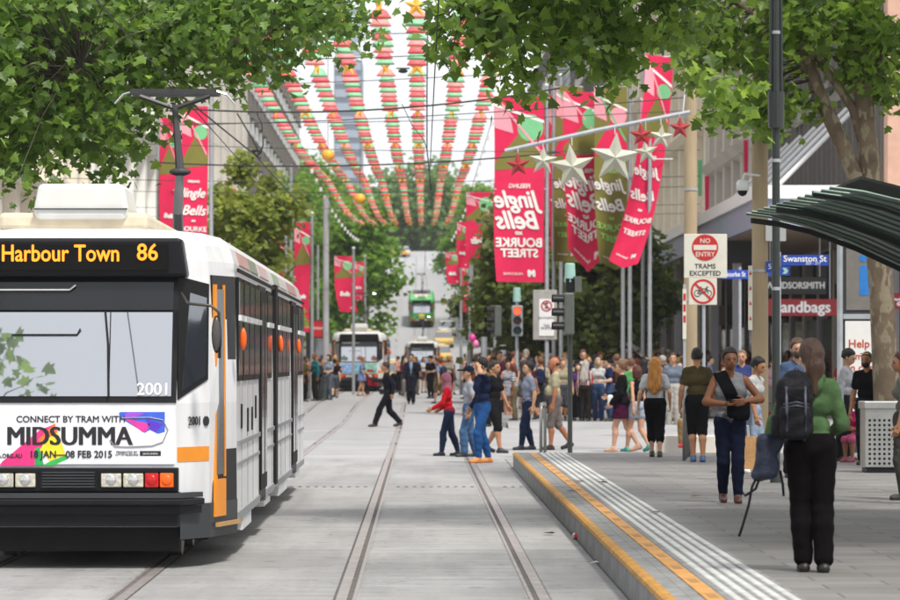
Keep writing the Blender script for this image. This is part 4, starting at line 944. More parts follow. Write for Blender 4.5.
# traffic signals
def aspect(r, c, dx, dirx=0):
    pass
M_sigb = mat('signal_body', '#50554f', .5, var=.1); M_sigf = mat('signal_grey', '#8f9594', .5, var=.1)
M_lred = mat('red_light', (1, .06, .02), .4, var=0, emit=2.2); M_lam = mat('amber_off', (.09, .02, .005), .3, var=0); M_lgr = mat('green_off', (.005, .05, .05), .3, var=0)
def signal(label, x, Y, ztop, zc, scale=1, lit=True, facing=0, side=True):
    z0 = gz(Y); r = thing('traffic_light', label, 'traffic light', (x, Y, z0), 0, 'traffic lights'); s = scale
    MB().cyl((0, 0, 0), (0, 0, ztop - z0), .055 * s, n=12).build('post', M_dgreen if not lit else M_galv, r)
    hz = zc - z0
    def head(cx, rot, names, front):
        M = Matrix.Rotation(rot, 3, 'Z')
        def T_(mb): mb.v = [tuple(M @ Vector(p) + Vector((cx, 0, 0))) for p in mb.v]; return mb
        h = T_(MB().bx(-.17 * s, .17 * s, -.33 * s, -.1 * s, hz - .48 * s, hz + .48 * s)).build('signal_head', M_sigf if front else M_sigb, r, bevel=.03)
        for k, m in enumerate((M_lred if front else M_lam, M_lam, M_lgr)):
            zz = hz + (.31 - .31 * k) * s
            T_(MB().cyl((0, -.345 * s, zz), (0, -.33 * s, zz), .115 * s, n=20)).build('lens', m, h)
            vis = MB(); n = 12; v = []
            for yy, rr in ((-.33 * s, .13 * s), (-.58 * s, .135 * s), (-.58 * s, .125 * s), (-.33 * s, .12 * s)):
                for i in range(n + 1): a = -.35 + (math.pi + .7) * i / n; v.append((rr * math.cos(a), yy, zz + rr * math.sin(a)))
            f = [(k2 * (n + 1) + i, k2 * (n + 1) + i + 1, ((k2 + 1) % 4) * (n + 1) + i + 1, ((k2 + 1) % 4) * (n + 1) + i) for k2 in range(4) for i in range(n)]
            T_(vis.add(v, f)).build('visor', M_tblk, h)
        return h
    if lit:
        head(0, 0, 0, True); head(-.44 * s, R(-70), 0, False)
    else:
        head(.14, R(-84), 0, False); MB().bx(-.10 * s, .10 * s, -.1, .1, hz + .5 * s, hz + .80 * s).build('bracket', M_tblk, r)
    MB().cyl((0, 0, ztop - z0), (0, 0, ztop - z0 + .45 * s), .13 * s, .11 * s, 16).build('cap', M_cap, r, bevel=.02)
    if side: MB().bx(.06, .26 * s, -.1, .1, hz + .5 * s, hz + .85 * s).build('control_box', M_sigb, r)
    return r
signal('traffic light showing red on a galvanised post', pX(517, 103), 103, pZ(302, 103), pZ(321, 103), .98, True, side=False)
signal('tall grey traffic signal seen from the side nearer the platform', pX(570, 61), 61, pZ(283, 61), pZ(314, 61), .80, False)
# no stopping board
nb = thing('no_standing_board', 'grey backed board with a no standing symbol behind the signals', 'sign', (pX(545, 104), 104, gz(104)))
zb = nb.location.z; q = 104 / FPX
MB().cyl((.05, .07, 0), (.05, .07, pZ(290, 104) - zb), .05, n=10).build('post', M_galv, nb)
pl = MB().bx(-12 * q, 12 * q, -.03, .01, pZ(340, 104) - zb, pZ(290, 104) - zb).build('backing', mat('board_grey', '#9b9892', .6), nb, bevel=.02)
MB().bx(-6 * q, 9 * q, -.05, -.0305, pZ(336, 104) - zb, pZ(299, 104) - zb).build('sign_plate', M_wht, pl)
ring(MB(), (1.5 * q, pZ(306, 104) - zb), 4.2 * q, 5.6 * q, -.058, -.0505, 20).build('red_ring', M_signr, pl)
text('sign_text', 'S', .26, M_txt, (1.5 * q, -.055, pZ(306, 104) - zb), pl, bold=.01)
MB().box((1.5 * q, -.061, pZ(306, 104) - zb), (9.5 * q, .004, .04), M=Matrix.Rotation(R(45), 3, 'Y')).build('red_slash', M_signr, pl)
text('sign_text', 'NO STANDING', .10, M_txt, (1.5 * q, -.055, pZ(318, 104) - zb), pl, sx=.72)
text('sign_text', 'TAXIS\nEXCEPTED', .10, M_txt, (1.5 * q, -.055, pZ(327, 104) - zb), pl, sx=.72)
# hand rails (stainless hoops)
M_ss = mat('stainless', '#a5a5a2', .3, .8, var=.1)
def hoop(label, x, Y, w, h, z0):
    r = tag(MB().tube([(-w / 2, 0, 0), (-w / 2, 0, h - .12), (-w / 2 + .04, 0, h - .03), (-w / 2 + .12, 0, h), (w / 2 - .12, 0, h), (w / 2 - .04, 0, h - .03), (w / 2, 0, h - .12), (w / 2, 0, 0)], .028, 10).build('hand_rail', M_ss, None, smooth=True), label, 'rail', 'steel hand rails')
    r.location = (x, Y, z0); r.rotation_euler = (0, 0, R(84)); return r
hoop('steel hoop rail at the platform end beside the man in cream', pX(543, 57), 57, 1.0, 1.05, 0)
hoop('steel hoop rail beside the seated person in red shoes', pX(685, 52), 52, 1.0, 1.1, HP)
hoop('second steel hoop rail hard by the seated person', pX(689.5, 54), 54, 1.0, 1.1, HP)

# ------------------------------------------------------------------ flags
C_RED, C_OLV, C_PNK, C_GRN, C_WHT = '#de2a56', '#7f7a3c', '#f2a3ae', '#7cc48c', '#f4efe9'
def flagm(h):
    m = mat('flag' + h, tuple(.92 * c for c in hexc(h)), .7, var=.05, scale=4, spec=.2); return m
for h in (C_RED, C_OLV, C_PNK, C_GRN, C_WHT): flagm(h)
GF = 'christmas flags on poles'
def flag(label, x0, x1, y0, y1, Y, polex, col, mirror=True, slant=0, tail=0, wave=.12, phase=0, words=True, z0=None, ptop=None, tilt=0):
    """a long banner hung beside its pole; u 0..1 across, v 0..1 down"""
    zg = gz(Y); X = pX(polex, Y)
    r = thing('street_flag', label, 'flag', (X, Y, zg), 0, GF)
    zt = pZ(y0, Y) - zg; zb = pZ(y1, Y) - zg; a = pX(x0, Y) - X; b_ = pX(x1, Y) - X; w = b_ - a; h = zt - zb; q = Y / FPX
    def P(u, v, d=0):
        dx = slant * q * v * v
        return Vector((a + w * u + dx + .05 * math.sin(6 * v + phase) * v, wave * math.sin(3.2 * u + 4.5 * v + phase) * (.3 + v) - d + .35 * w * tilt * (u - .5), zt - h * v - tail * q * (v ** 3) * (1 - abs(2 * u - 1)) - .03 * h * (u - .5) * phase * .2))
    n1, n2 = 8, 36; v = [P(i / n1, j / n2) for j in range(n2 + 1) for i in range(n1 + 1)]; W = n1 + 1
    v += [p + Vector((0, .012, 0)) for p in v]; o = W * (n2 + 1)
    f = [(j * W + i, j * W + i + 1, (j + 1) * W + i + 1, (j + 1) * W + i) for j in range(n2) for i in range(n1)]
    f += [tuple(k + o for k in reversed(q_)) for q_ in f]
    cl = MB().add(v, f).build('cloth', flagm(col), r, smooth=True)
    def shape(name, pts, c, d, parent=cl):
        import bmesh
        bm = bmesh.new(); vs = [bm.verts.new((p[0], p[1], 0)) for p in pts]; bm.faces.new(vs)
        bmesh.ops.triangulate(bm, faces=bm.faces); bmesh.ops.subdivide_edges(bm, edges=bm.edges[:], cuts=3, use_grid_fill=True)
        for vt in bm.verts: vt.co = P(min(max(vt.co.x, 0.005), .995), vt.co.y, d)
        me = bpy.data.meshes.new(name); bm.to_mesh(me); bm.free(); return link(name, me, flagm(c), parent)
    oth = C_OLV if col == C_RED else C_RED
    shape('printed_patch', [(0, .0), (0, .17), (.38, .20), (.30, .07)], C_PNK, .008)
    shape('printed_patch', [(.0, .36), (.5, .20), (1, .33), (1, .38), (0, .40)], oth, .008)
    shape('printed_patch', [(.72 + .26 * math.cos(t), .17 + .26 * w / h * math.sin(t) * 1.05) for t in np.linspace(0, 6.0, 14)], C_GRN if col == C_RED else C_PNK, .012)
    shape('printed_ribbon', [(0, .04), (1, .13), (1, .145), (0, .055)], C_WHT, .016)
    shape('printed_ribbon', [(.05, .0), (.95, .30), (.95, .32), (.05, .02)], C_PNK if col == C_RED else C_GRN, .02)
    mw = flagm(C_WHT); mg = flagm('#9fd46a' if col == C_OLV else C_WHT)
    def wd(s, u, v_, size, m, shear=0, bold=.01, sx=1):
        me = text_mesh(s, size, bold=bold, shear=shear, sx=sx, ext=0)
        for vt in me.vertices:
            x = vt.co.x / w; y = vt.co.y / h
            if mirror: x = -x
            vt.co = P(min(max(u + x, -.02), 1.02), v_ - y, .026)
        me.materials.clear(); link('printed_text', me, m, cl)
    if words:
        k = w / 1.45
        wd('FEELING', .5, .485, .17 * k, mg, 0, .006)
        wd('Jingle', .47, .56, .70 * k, mw, .35, .022 * k, .86); wd('Bells', .5, .672, .74 * k, mw, .35, .022 * k, .9)
        wd('xo', .5, .735, .2 * k, mg, .2); wd('BOURKE', .5, .79, .36 * k, mg, 0, .014 * k, .98); wd('STREET', .5, .847, .34 * k, mg, 0, .014 * k, .98)
        wd('M', .72, .955, .26 * k, mw, 0, .03 * k); wd('MELBOURNE', .35, .957, .10 * k, mw, 0, .003)
    else:
        wd('Bells', .5, .68, .5 * w / 1.45, mw, .3, .02, .85); wd('M', .7, .93, .2 * w / 1.3, mw)
    zt2 = zt + .35 if ptop is None else pZ(ptop, Y) - zg
    MB().cyl((0, .08, 0), (0, .08, zt2), .07, .055, 12).build('pole', M_galv, r)
    MB().ell((0, .08, zt2), (.08, .08, .06)).build('finial', M_wht, r, smooth=True)
    for zz in (zt - .02, zt - h * .5): MB().cyl((0, .05, zz), (b_ if abs(b_) > abs(a) else a, .05, zz), .02, n=6).build('flag_arm', M_galv, r)
    return r
flag('tall red flag hanging nearest the traffic lights', 494, 544, 96, 282, 104, 547, C_RED, slant=2, phase=.4, ptop=85)
flag('olive flag just right of the tall red one, mostly behind poles', 556, 583, 86, 262, 108, 554, C_OLV, slant=-4, phase=1.5, ptop=70)
flag('narrow red flag edge-on between two poles', 549, 556, 95, 250, 110, 561, C_RED, phase=2, words=False, ptop=75)
flag('red flag with a drooping pointed tip beside the silver stars', 563, 604, 92, 250, 106, 623, C_RED, slant=4, tail=22, phase=2.6, ptop=62, wave=.2)
flag('olive flag hanging over the right edge of the drooping red one', 594, 627, 86, 262, 105, 630, C_OLV, slant=4, tail=8, phase=1, ptop=60, wave=.15)
flag('red flag blown aside against the rightmost flag pole', 645, 673, 56, 262, 103, 650, C_RED, slant=-36, tail=6, phase=3.3, ptop=45, wave=.25)
flag('olive flag tucked under the rightmost red flag', 640, 664, 90, 262, 109, 643, C_OLV, slant=-24, tail=0, phase=.3, words=False, ptop=50)
flag('red flag lettered on this side behind the tram current collector', 181, 208, 106, 262, 100, 211, C_RED, mirror=False, phase=.8, ptop=80)
flag('pale red flag left of the lettered one behind leaves', 160, 178, 118, 262, 118, 158, C_RED, mirror=False, phase=2, words=False)
flag('small red flag left of the red kiosk', 294, 310, 222, 332, 132, 312, C_RED, mirror=False, phase=.2, words=False)
flag('small red flag above the second tram roof', 334, 352, 256, 312, 150, 353.5, C_RED, mirror=False, phase=1.4, words=False, slant=5)
flag('red flag farther up the right side beyond the tallest red one', 466, 493, 192, 264, 132, 495, C_RED, phase=1.1, words=False)
flag('red flag next to it half behind leaves', 457, 468, 222, 268, 138, 470, C_RED, phase=2.1, words=False)
flag('small red flag above the yellow taxis', 445, 458, 252, 284, 150, 461, C_RED, phase=.3, words=False, slant=4)
flag('smallest red flag behind the street tree on the right', 462, 470, 262, 312, 142, 472, C_RED, phase=2.5, words=False)
flag('red flag half hidden behind the street pole left of the kiosk', 268, 284, 236, 330, 146, 286, C_RED, mirror=False, phase=2.2, words=False)
flag('little red flag farthest up the left side', 354, 364, 262, 300, 190, 365, C_RED, mirror=False, phase=.9, words=False)
flag('olive flag between the tallest red one and the signals', 506, 522, 200, 272, 128, 524, C_OLV, phase=.5, words=False)
# bunting patches hung across on the left
def bunting(label, pts, col, Y, extra=None):
    c0 = px(*pts[0], Y); v = [Vector(px(a, b_, Y)) - Vector(c0) for a, b_ in pts]
    n = len(v); vv = v + [p + Vector((0, .03, 0)) for p in v]
    o = tag(MB().add(vv, [tuple(range(n)), tuple(range(2 * n - 1, n - 1, -1))] + [(i, n + i, n + (i + 1) % n, (i + 1) % n) for i in range(n)]).build('bunting_flag', flagm(col)), label, 'bunting', 'bunting on the left side'); o.location = c0
    return o
bunting('red triangular bunting above the olive tree', [(260, 206), (276, 205), (289, 230), (262, 235)], C_RED, 128)
bunting('green bunting patch beside the red triangle', [(277, 200), (289, 196), (292, 214), (279, 215)], C_GRN, 128.3)
bunting('small red bunting higher up beside the pole', [(222, 190), (236, 189), (237, 208), (224, 204)], C_RED, 126)
bunting('olive bunting strip behind the green patch', [(260, 196), (276, 197), (276, 204), (262, 206)], C_OLV, 128.6)

for i, (x, y0, y1, c, l) in enumerate([(692, 168, 212, C_RED, 'red pennant hanging under the corner awning end'), (700, 160, 196, C_GRN, 'green pennant beside the red one by the tan pole'), (707, 176, 214, C_RED, 'second red pennant nearer the awning corner'), (746, 140, 172, C_RED, 'thin red pennant beside the dome camera')]):
    o = bunting(l, [(x - 2.4, y0), (x + 2.4, y0), (x + 1.8, y1), (x - 1.8, y1)], c, 112 + i * 3); o['group'] = 'pennants on the right'
# ------------------------------------------------------------------ bar of stars
M_sr = mat('star_red', '#98101a', .35, var=.06, coat=.2); M_ss2 = mat('star_silver', '#b6b5a3', .4, .35, var=.08)
sb = thing('star_bar', 'long grey bar slung from the tan pole with stars along it', 'decoration', (0, 64.5, 0))
MB().tube([px(505, 151, 64.5)[:1] + (0,) + px(505, 151, 64.5)[2:], (pX(598, 64.5), 0, pZ(130, 64.5)), (pX(690, 64.5), 0, pZ(112, 64.5))], .045, 10).build('bar', M_galv, sb)
MB().tube([(pX(683, 64.5), 0, pZ(113, 64.5)), (pX(686, 64.5), .3, pZ(92, 64.5)), (pX(690, 64.5), 1.35, pZ(80, 64.5))], .015, 6).build('stay_wire', M_galv, sb)
MB().tube([(pX(686, 64.5), 0, pZ(113, 64.5)), (pX(690, 64.5), 1.38, pZ(113, 64.5))], .04, 8).build('bracket', M_galv, sb)
def star(label, x, y, r, m, barY, tilt):
    Y = 64.3; c = px(x, y, Y); q = Y / FPX; o_ = []; root = thing('star_ornament', label, 'star', c, 0, 'stars on the bar')
    n = 10; v = [(0, -r * q * .32, 0), (0, r * q * .32, 0)]
    for i in range(10):
        a = R(90 + 36 * i + tilt); rr = (r if i % 2 == 0 else r * .42) * q; v.append((rr * math.cos(a), 0, rr * math.sin(a)))
    f = [(0, 2 + i, 2 + (i + 1) % 10) for i in range(10)] + [(1, 2 + (i + 1) % 10, 2 + i) for i in range(10)]
    MB().add(v, f).build('star_body', m, root)
    zb = (barY - y); MB().cyl((0, 0, r * q * .9), (0, 0.1, (y - barY) * q), .008, n=5).build('hanger', M_galv, root)
for a in [('red star at the far left end of the bar', 518, 165, 13, M_sr, 148, 4), ('small silver star between the red star and the big pair', 543, 161, 15, M_ss2, 143, -3), ('big silver star left of the middle of the bar', 572, 167, 24, M_ss2, 137, 6),
          ('biggest silver star at the middle of the bar', 615, 158, 26, M_ss2, 127, -4), ('red star right of the biggest silver one', 641, 135, 12.5, M_sr, 122, 3), ('small silver star hanging low under the right red pair', 646, 152, 13, M_ss2, 121, 8),
          ('silver star between the two right red stars', 661, 137, 13, M_ss2, 118, -6), ('red star at the pole end of the bar', 680, 128, 12, M_sr, 114, 0)]: star(*a)

# ------------------------------------------------------------------ garlands of bells strung along the street
M_gr = mat('bell_red', '#e65a5e', .6, var=.08, rand=.1); M_gg = mat('bell_green', '#7fba8c', .6, var=.08); M_gp = mat('bell_pink', '#f48a84', .6, var=.08); M_gold = mat('bell_gold', '#efab3c', .5, var=.1)
def bell_mesh(m):
    me = MB().lathe((0, 0, 0), [(.23, -.10), (.20, -.05), (.13, .06), (.06, .10)], 12).mesh('bell', True); me.materials.append(m); return me
BM = {'r': bell_mesh(M_gr), 'g': bell_mesh(M_gg), 'p': bell_mesh(M_gp)}
sv = [(0, -.06, 0), (0, .06, 0)] + [((.27 if i % 2 == 0 else .11) * math.cos(R(90 + 36 * i)), 0, (.27 if i % 2 == 0 else .11) * math.sin(R(90 + 36 * i))) for i in range(10)]
BM['s'] = MB().add(sv, [(0, 2 + i, 2 + (i + 1) % 10) for i in range(10)] + [(1, 2 + (i + 1) % 10, 2 + i) for i in range(10)]).mesh('gold_star'); BM['s'].materials.append(M_gold)
ends = [363, 375, 386, 397, 410, 421, 433, 445]
names = ['leftmost striped bell garland over the street', 'second striped bell garland from the left', 'third striped bell garland from the left', 'fourth striped bell garland, left of the sky gap', 'striped bell garland just left of the gold topped one',
         'striped bell garland topped by a gold star in mid street', 'striped bell garland right of the gold topped one', 'rightmost striped bell garland']
for gi, (ex, nm) in enumerate(zip(ends, names)):
    Ya, Yb = 70.0, 225.0
    xe = pX(ex, Yb); root = thing('bell_garland', nm, 'garland', (xe, Yb, pZ(228, Yb)), 0, 'bell garlands over the street')
    def gp(t):                                         # t 0 far .. 1 near, slight sag between cross wires
        Yc = Yb + (Ya - Yb) * t; z = 11.15 * (1 - t) + 9.25 * t - .35 * abs(math.sin(math.pi * t * 2)) - 1.2 * math.sin(math.pi * t)*.35
        return Vector((xe * (1 + .06 * t) - .25 * (1 - math.cos(t * 3)) * (0 if gi > 5 else .3), Yc, z))
    MB().tube([gp(k / 24) - root.location for k in range(25)], .012, 4).build('string', M_rub, root)
    Yc = Ya; i = 0
    pat = 'rgprgrpg'
    while Yc < Yb:
        t = (Yb - Yc) / (Yb - Ya); k = 's' if i % 9 == 0 else pat[(i + gi) % 8]
        instm('gold_star' if k == 's' else 'bell', BM[k], gp(t) - root.location - Vector((0, 0, .1)), root, rng.uniform(0, 6), [(.72 + .34 * t) * q_ for q_ in (rng.uniform(.9, 1.1), rng.uniform(.9, 1.1), rng.uniform(.85, 1.1))] if k != 's' else (1, 1, 1))
        root.children[-1].rotation_euler = (rng.normal(0, .12), rng.normal(0, .12), rng.uniform(0, 6))
        if k == 's': root.children[-1].rotation_euler = (0, 0, rng.uniform(-.3, .3))
        Yc += 2.0 * (.7 + .5 * (Yc - Ya) / (Yb - Ya)) ; i += 1
for l, x, y, Y, r in (('orange ball lantern among the left garlands', 328, 155, 100, .19), ('lower orange ball lantern near the garland ends', 360, 199, 115, .19), ('small orange ball lantern high at the left', 317, 18, 95, .16)):
    c = px(x, y, Y); root = thing('ball_lantern', l, 'lantern', c, 0, 'orange ball lanterns')
    MB().ell((0, 0, 0), (r, r, r), 14, 10).build('globe', M_gold, root, smooth=True)
    MB().cyl((0, 0, r), (0, 0, 10.4 - c[2] + .8), .008, n=5).build('cord', M_rub, root)
# white bead light strings
M_bead = mat('bead_white', '#dcdcd8', .5, var=.03)
bm_ = MB().box((0, 0, 0), (.10, .10, .16)).mesh('bead'); bm_.materials.append(M_bead)
for l, (x0, y0), (x1, y1), Y0_, Y1_ in (('string of white bead lights on the left of the garlands', (312, 168), (358, 238), 120, 170), ('string of white bead lights on the right of the garlands', (492, 120), (452, 238), 115, 170)):
    a = Vector(px(x0, y0, Y0_)); e = Vector(px(x1, y1, Y1_)); root = thing('bead_light_string', l, 'light string', a, 0, 'white bead light strings')
    MB().tube([(0, 0, 0), (e - a) * .5 - Vector((0, 0, .4)), e - a], .012, 4).build('string', M_rub, root)
    for k in range(15): t = k / 14; instm('bead', bm_, (e - a) * t - Vector((0, 0, 1.6 * t * (1 - t) + .1)), root)

# ------------------------------------------------------------------ overhead wires
M_wire = mat('wire_dark', (.02, .02, .022), .6, var=0)
def wire(label, pts, r, name='overhead_wire', group='tram wires'):
    c = Vector(pts[0]); o = tag(MB().tube([Vector(p) - c for p in pts], r, 6).build(name, M_wire, None, smooth=True), label, 'wire', group); o.location = c; return o
def sag(a, b_, s, n=12): a = Vector(a); b_ = Vector(b_); return [a + (b_ - a) * k / n - Vector((0, 0, 4 * s * (k / n) * (1 - k / n))) for k in range(n + 1)]
wire('contact wire above the outbound track', [(TR, 10, 5.07), (TR, 60, 5.05), (TR, 120, 5.35), (TR, 240, 5.4), (TR, 300, 7.3), (TR, 500, 22)], .007)
wire('contact wire above the front tram', [(TL, 10, 5.05), (TL, 60, 5.05), (TL, 120, 5.35), (TL, 240, 5.4), (TL, 300, 7.3), (TL, 500, 22)], .007)
wire('thick black span cable above the front tram crossing the street', sag(px(150, 106, 62), px(560, 88, 62), .25), .018)
wire('thick black span cable lower down crossing the street', sag(px(150, 162, 80), px(560, 152, 80), .2), .02)
for i, (ya, yb, Y) in enumerate([(60, 40, 72), (32, 22, 75), (88, 60, 84), (122, 110, 92), (140, 150, 96), (178, 176, 105), (190, 186, 118), (206, 204, 135), (215, 213, 150), (126, 96, 70)]):
    wire(['thin span wire through the upper garlands', 'highest thin span wire', 'thin span wire below the leaf edge', 'thin span wire level with the flag tops', 'thin span wire crossing the flags', 'thin span wire level with the flag lettering', 'thin span wire under the flag lettering', 'thin span wire near the garland ends', 'lowest thin span wire', 'thin span wire slanting up to the tan pole'][i],
         sag(px(60, ya, Y), px(700, yb, Y), .15), .011)
wire('black cable slanting down the left from the leaves to the pull-off', [px(80, 0, 52), px(165, 82, 52), px(255, 155, 62), px(300, 205, 80)], .014)
wire('looped feeder cable dangling above the wire clamp', [px(237, 113, 62), px(250, 135, 62), px(257, 148, 62), px(259, 155, 62)], .016)
wire('second looped feeder cable right of it', [px(257, 113, 62), px(262, 125, 62), px(263, 145, 62), px(260, 154, 62)], .016)
wire('vertical wire hanging beside the gold topped garland', [px(428, -10, 75), px(427, 90, 75), px(427, 150, 75), px(431, 190, 75)], .016)
wire('looped cable from the span to the vertical wire', [px(402, 104, 76), px(412, 125, 75.5), px(424, 140, 75), px(427, 150, 75)], .01)
wire('thin guy wire across the leaves at upper right', [px(500, 60, 45), px(620, 15, 46), px(700, -20, 47)], .006)
ck = thing('wire_clamp', 'dark clamp where wires join above the olive tree', 'wire clamp', px(256, 154, 62), 0)
for k in range(5): MB().cyl((rng.uniform(-.1, .1), 0, rng.uniform(-.08, .08)), (rng.uniform(-.1, .1), .05, rng.uniform(-.08, .08)), .025, n=6).build('clamp_jaw', M_wire, ck)
ck = thing('wire_clamp', 'dark clamp hanging in the sky gap beside the gold topped garland', 'wire clamp', px(403, 71, 76), 0)
MB().ell((0, 0, 0), (.11, .08, .05)).build('clamp_jaw', M_wire, ck); MB().box((0, 0, .06), (.3, .04, .03)).build('clamp_arm', M_wire, ck)
# plain poles on the left
pole('street_pole', 'slim galvanised pole on the left with a pale cap beside the olive tree', pX(291, 128), 128, pZ(165, 128), .07, .06, M_galv)
pole('street_pole', 'brown grey pole beside the second tram', pX(326, 140), 140, pZ(196, 140), .13, .12, M_grey)
pole('street_pole', 'slim pole left of the second tram with a short crossarm', pX(318, 190), 190, pZ(245, 190), .07, .06, M_galv)
for i, (x, yt, Y, l) in enumerate([(484, 338, 118, 'short grey post in the crowd left of the signals'), (470, 345, 125, 'shorter grey post in the crowd'), (503, 350, 116, 'short grey post beside the red signal')]):
    pole('short_post', l, pX(x, Y), Y, pZ(yt, Y), .11, .11, M_galv)
# ------------------------------------------------------------------ shelter, bin, kiosk, cars, small things
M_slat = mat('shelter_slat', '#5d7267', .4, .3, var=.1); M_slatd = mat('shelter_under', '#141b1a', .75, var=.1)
sh = thing('tram_shelter', 'dark green slatted shelter roof curving down at the right', 'shelter', (4.8, 30, HP))
prof = [(3.19, 3.20), (3.45, 3.165), (3.76, 3.09), (4.2, 2.93), (4.65, 2.72), (5.2, 2.44), (5.8, 2.2)]
def slat(y, dz):
    v = []; f = []
    for (x, z) in prof:
        for dy, dd in ((-.045, .004), (.045, -.012), (.05, -.004), (-.04, .014)): v.append((x - 4.8, dy, z + dz + dd - HP))
    n = len(prof)
    for i in range(n - 1):
        for k in range(4): f.append((i * 4 + k, i * 4 + (k + 1) % 4, (i + 1) * 4 + (k + 1) % 4, (i + 1) * 4 + k))
    f += [(3, 2, 1, 0), tuple((n - 1) * 4 + k for k in range(4))]
    return MB().add(v, f)
sl = slat(0, 0).mesh('slat'); sl.materials.append(M_slat)
for k in range(13): instm('slat', sl, (0, 33 - .56 * k - 30, -.008 * k), sh)
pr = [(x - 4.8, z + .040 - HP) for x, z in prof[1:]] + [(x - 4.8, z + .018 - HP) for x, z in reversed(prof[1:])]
MB().prism(pr, 'y', -3.55, 3.0).build('gap_shade_sheet', M_slatd, sh)  # dark sheet added above the slats; its colour stands for shade between them
pr = [(x - 4.8, z - .06 - HP) for x, z in prof] + [(x - 4.8, z - .11 - HP) for x, z in reversed(prof)]
for yy in (-2.6, .2, 2.5): MB().prism(pr, 'y', yy, yy + .08).build('rafter', M_slatd, sh)
for yy in (-2.6, 2.5):
    MB().cyl((.62, yy, 0), (.62, yy, 2.4 - HP), .06, n=12).build('post', M_slat, sh)
# perforated bin
bn = thing('litter_bin', 'square perforated stainless litter bin at the right edge', 'bin', (pX(884, 46), 46, HP)); q = 46 / FPX
def z46(y): return pZ(y, 46) - HP
w = .58
for (cx, cy, sx, sy) in ((0, -.26, w, .02), (0, .26, w, .02), (-.28, 0, .02, .5), (.28, 0, .02, .5)): MB().box((cx, cy, z46(437)), (sx, sy, 58 * q)).build('side_panel', M_ss, bn)
MB().box((0, 0, z46(405)), (w + .05, .6, 8 * q)).build('lid', M_ss, bn, bevel=.015)
MB().box((0, 0, .03), (w - .04, .5, .06)).build('plinth', M_tblk, bn)
hs = MB()
for i in range(8):
    for j in range(10): hs.cyl((-.23 + i * .066, -.2725, z46(463) + j * .065), (-.23 + i * .066, -.2705, z46(463) + j * .065), .020, n=6)
o = hs.build('perforation', M_rub, bn); o['kind'] = 'stuff'
# low stone seat the two sit on
bs = tag(MB().bx(-.55, .55, -.25, .25, 0, .44).build('stone_block', M_stone, None, bevel=.02), 'low pale stone seat block behind the olive shirt', 'seat'); bs.location = (pX(690, 60), 60.6, 0)
# red kiosk on the left
kk = thing('kiosk', 'dark kiosk with a red sign panel beyond the tram rear', 'kiosk', (pX(316, 142), 142, gz(142))); q = 142 / FPX; zk = gz(142)
MB().bx(-10 * q, 9 * q, 0, 1.6, 0, pZ(320, 142) - zk).build('body', M_tgrey, kk)
MB().bx(-9.8 * q, -5 * q, -.06, -.001, .1, pZ(322, 142) - zk).build('dark_panel', M_blk, kk)
rp = MB().bx(-4 * q, 6 * q, -.08, -.001, pZ(337, 142) - zk, pZ(321, 142) - zk).build('red_panel', M_signr, kk)
text('panel_text', 'Visitor', .2, M_wht, (1 * q, -.084, pZ(328, 142) - zk), rp)
MB().bx(-4 * q, 8 * q, -.05, -.001, .9, pZ(338, 142) - zk).build('glass_panel', M_win, kk)
gb = thing('wheelie_bin', 'dark green bin with yellow lid by the kiosk', 'bin', (pX(321, 134), 134, gz(134)))
MB().prism([(-.28, 0), (.28, 0), (.33, 1.0), (-.33, 1.0)], 'y', -.3, .3).build('body', mat('bin_green', '#2b4034', .6), gb)
MB().box((0, 0, 1.04), (.72, .68, .07)).build('lid', mat('bin_yellow', '#c9a23a', .6), gb, bevel=.02)
# cars on the hill
def car(label, x, Y, rz, col, cat='taxi', name='parked_taxi', sign=True):
    r = thing(name, label, cat, (x, Y, gz(Y) + .02), rz, 'vehicles on the hill'); r.rotation_euler = (math.atan(.075) if abs(rz) < 1 else 0, 0, rz)
    m = mat('car' + col, col, .3, var=.03, coat=.5)
    MB().prism([(-2.3, .35), (2.3, .35), (2.35, .8), (1.5, .92), (-1.6, .95), (-2.3, .85), (-2.38, .6)], 'x', -.88, .88).build('body', m, r, bevel=.06)
    MB().prism([(-1.75, .93), (1.15, .91), (.5, 1.42), (-1.0, 1.45)], 'x', -.78, .78).build('cabin', M_win, r, bevel=.05)
    MB().prism([(-1.0, 1.43), (.5, 1.42), (.4, 1.49), (-.9, 1.5)], 'x', -.7, .7).build('roof', m, r, bevel=.02)
    for sx in (-1, 1):
        for yy in (-1.4, 1.45):
            wh_ = MB().cyl((sx * .68, yy, .32), (sx * .9, yy, .32), .32, n=18).build('wheel', M_rub, r); MB().cyl((sx * .9, yy, .32), (sx * .91, yy, .32), .19, n=14).build('rim', M_chrome, wh_)
        MB().box((sx * .62, -2.33, .72), (.34, .08, .14)).build('headlight', M_hl, r); MB().box((sx * .65, 2.33, .75), (.3, .06, .14)).build('tail_light', M_red, r)
        MB().box((sx * .93, -.6, .98), (.14, .08, .1)).build('wing_mirror', m, r)
    if sign: MB().box((0, -.2, 1.57), (.7, .2, .12)).build('roof_sign', M_wht, r, bevel=.02)
    return r
car('yellow taxi half hidden left of the second track trams', -1.55, 205, 0, '#d9b64a')
car('yellow taxi beside the green tram on the right', pX(441, 300), 300, 0, '#d8b24c')
car('yellow taxi behind the right hand one, higher up', pX(444, 322), 322, 0, '#d8b24c')
car('orange yellow taxi at the top of the hill', pX(394, 518), 518, R(70), '#d9a02c')
car('white car at the crest of the hill', pX(404, 522), 522, 0, '#dddddd', 'car', 'parked_car', False)
car('white van-like car low on the right kerb of the hill', pX(447, 335), 338, 0, '#e2e2e0', 'car', 'parked_car', False)
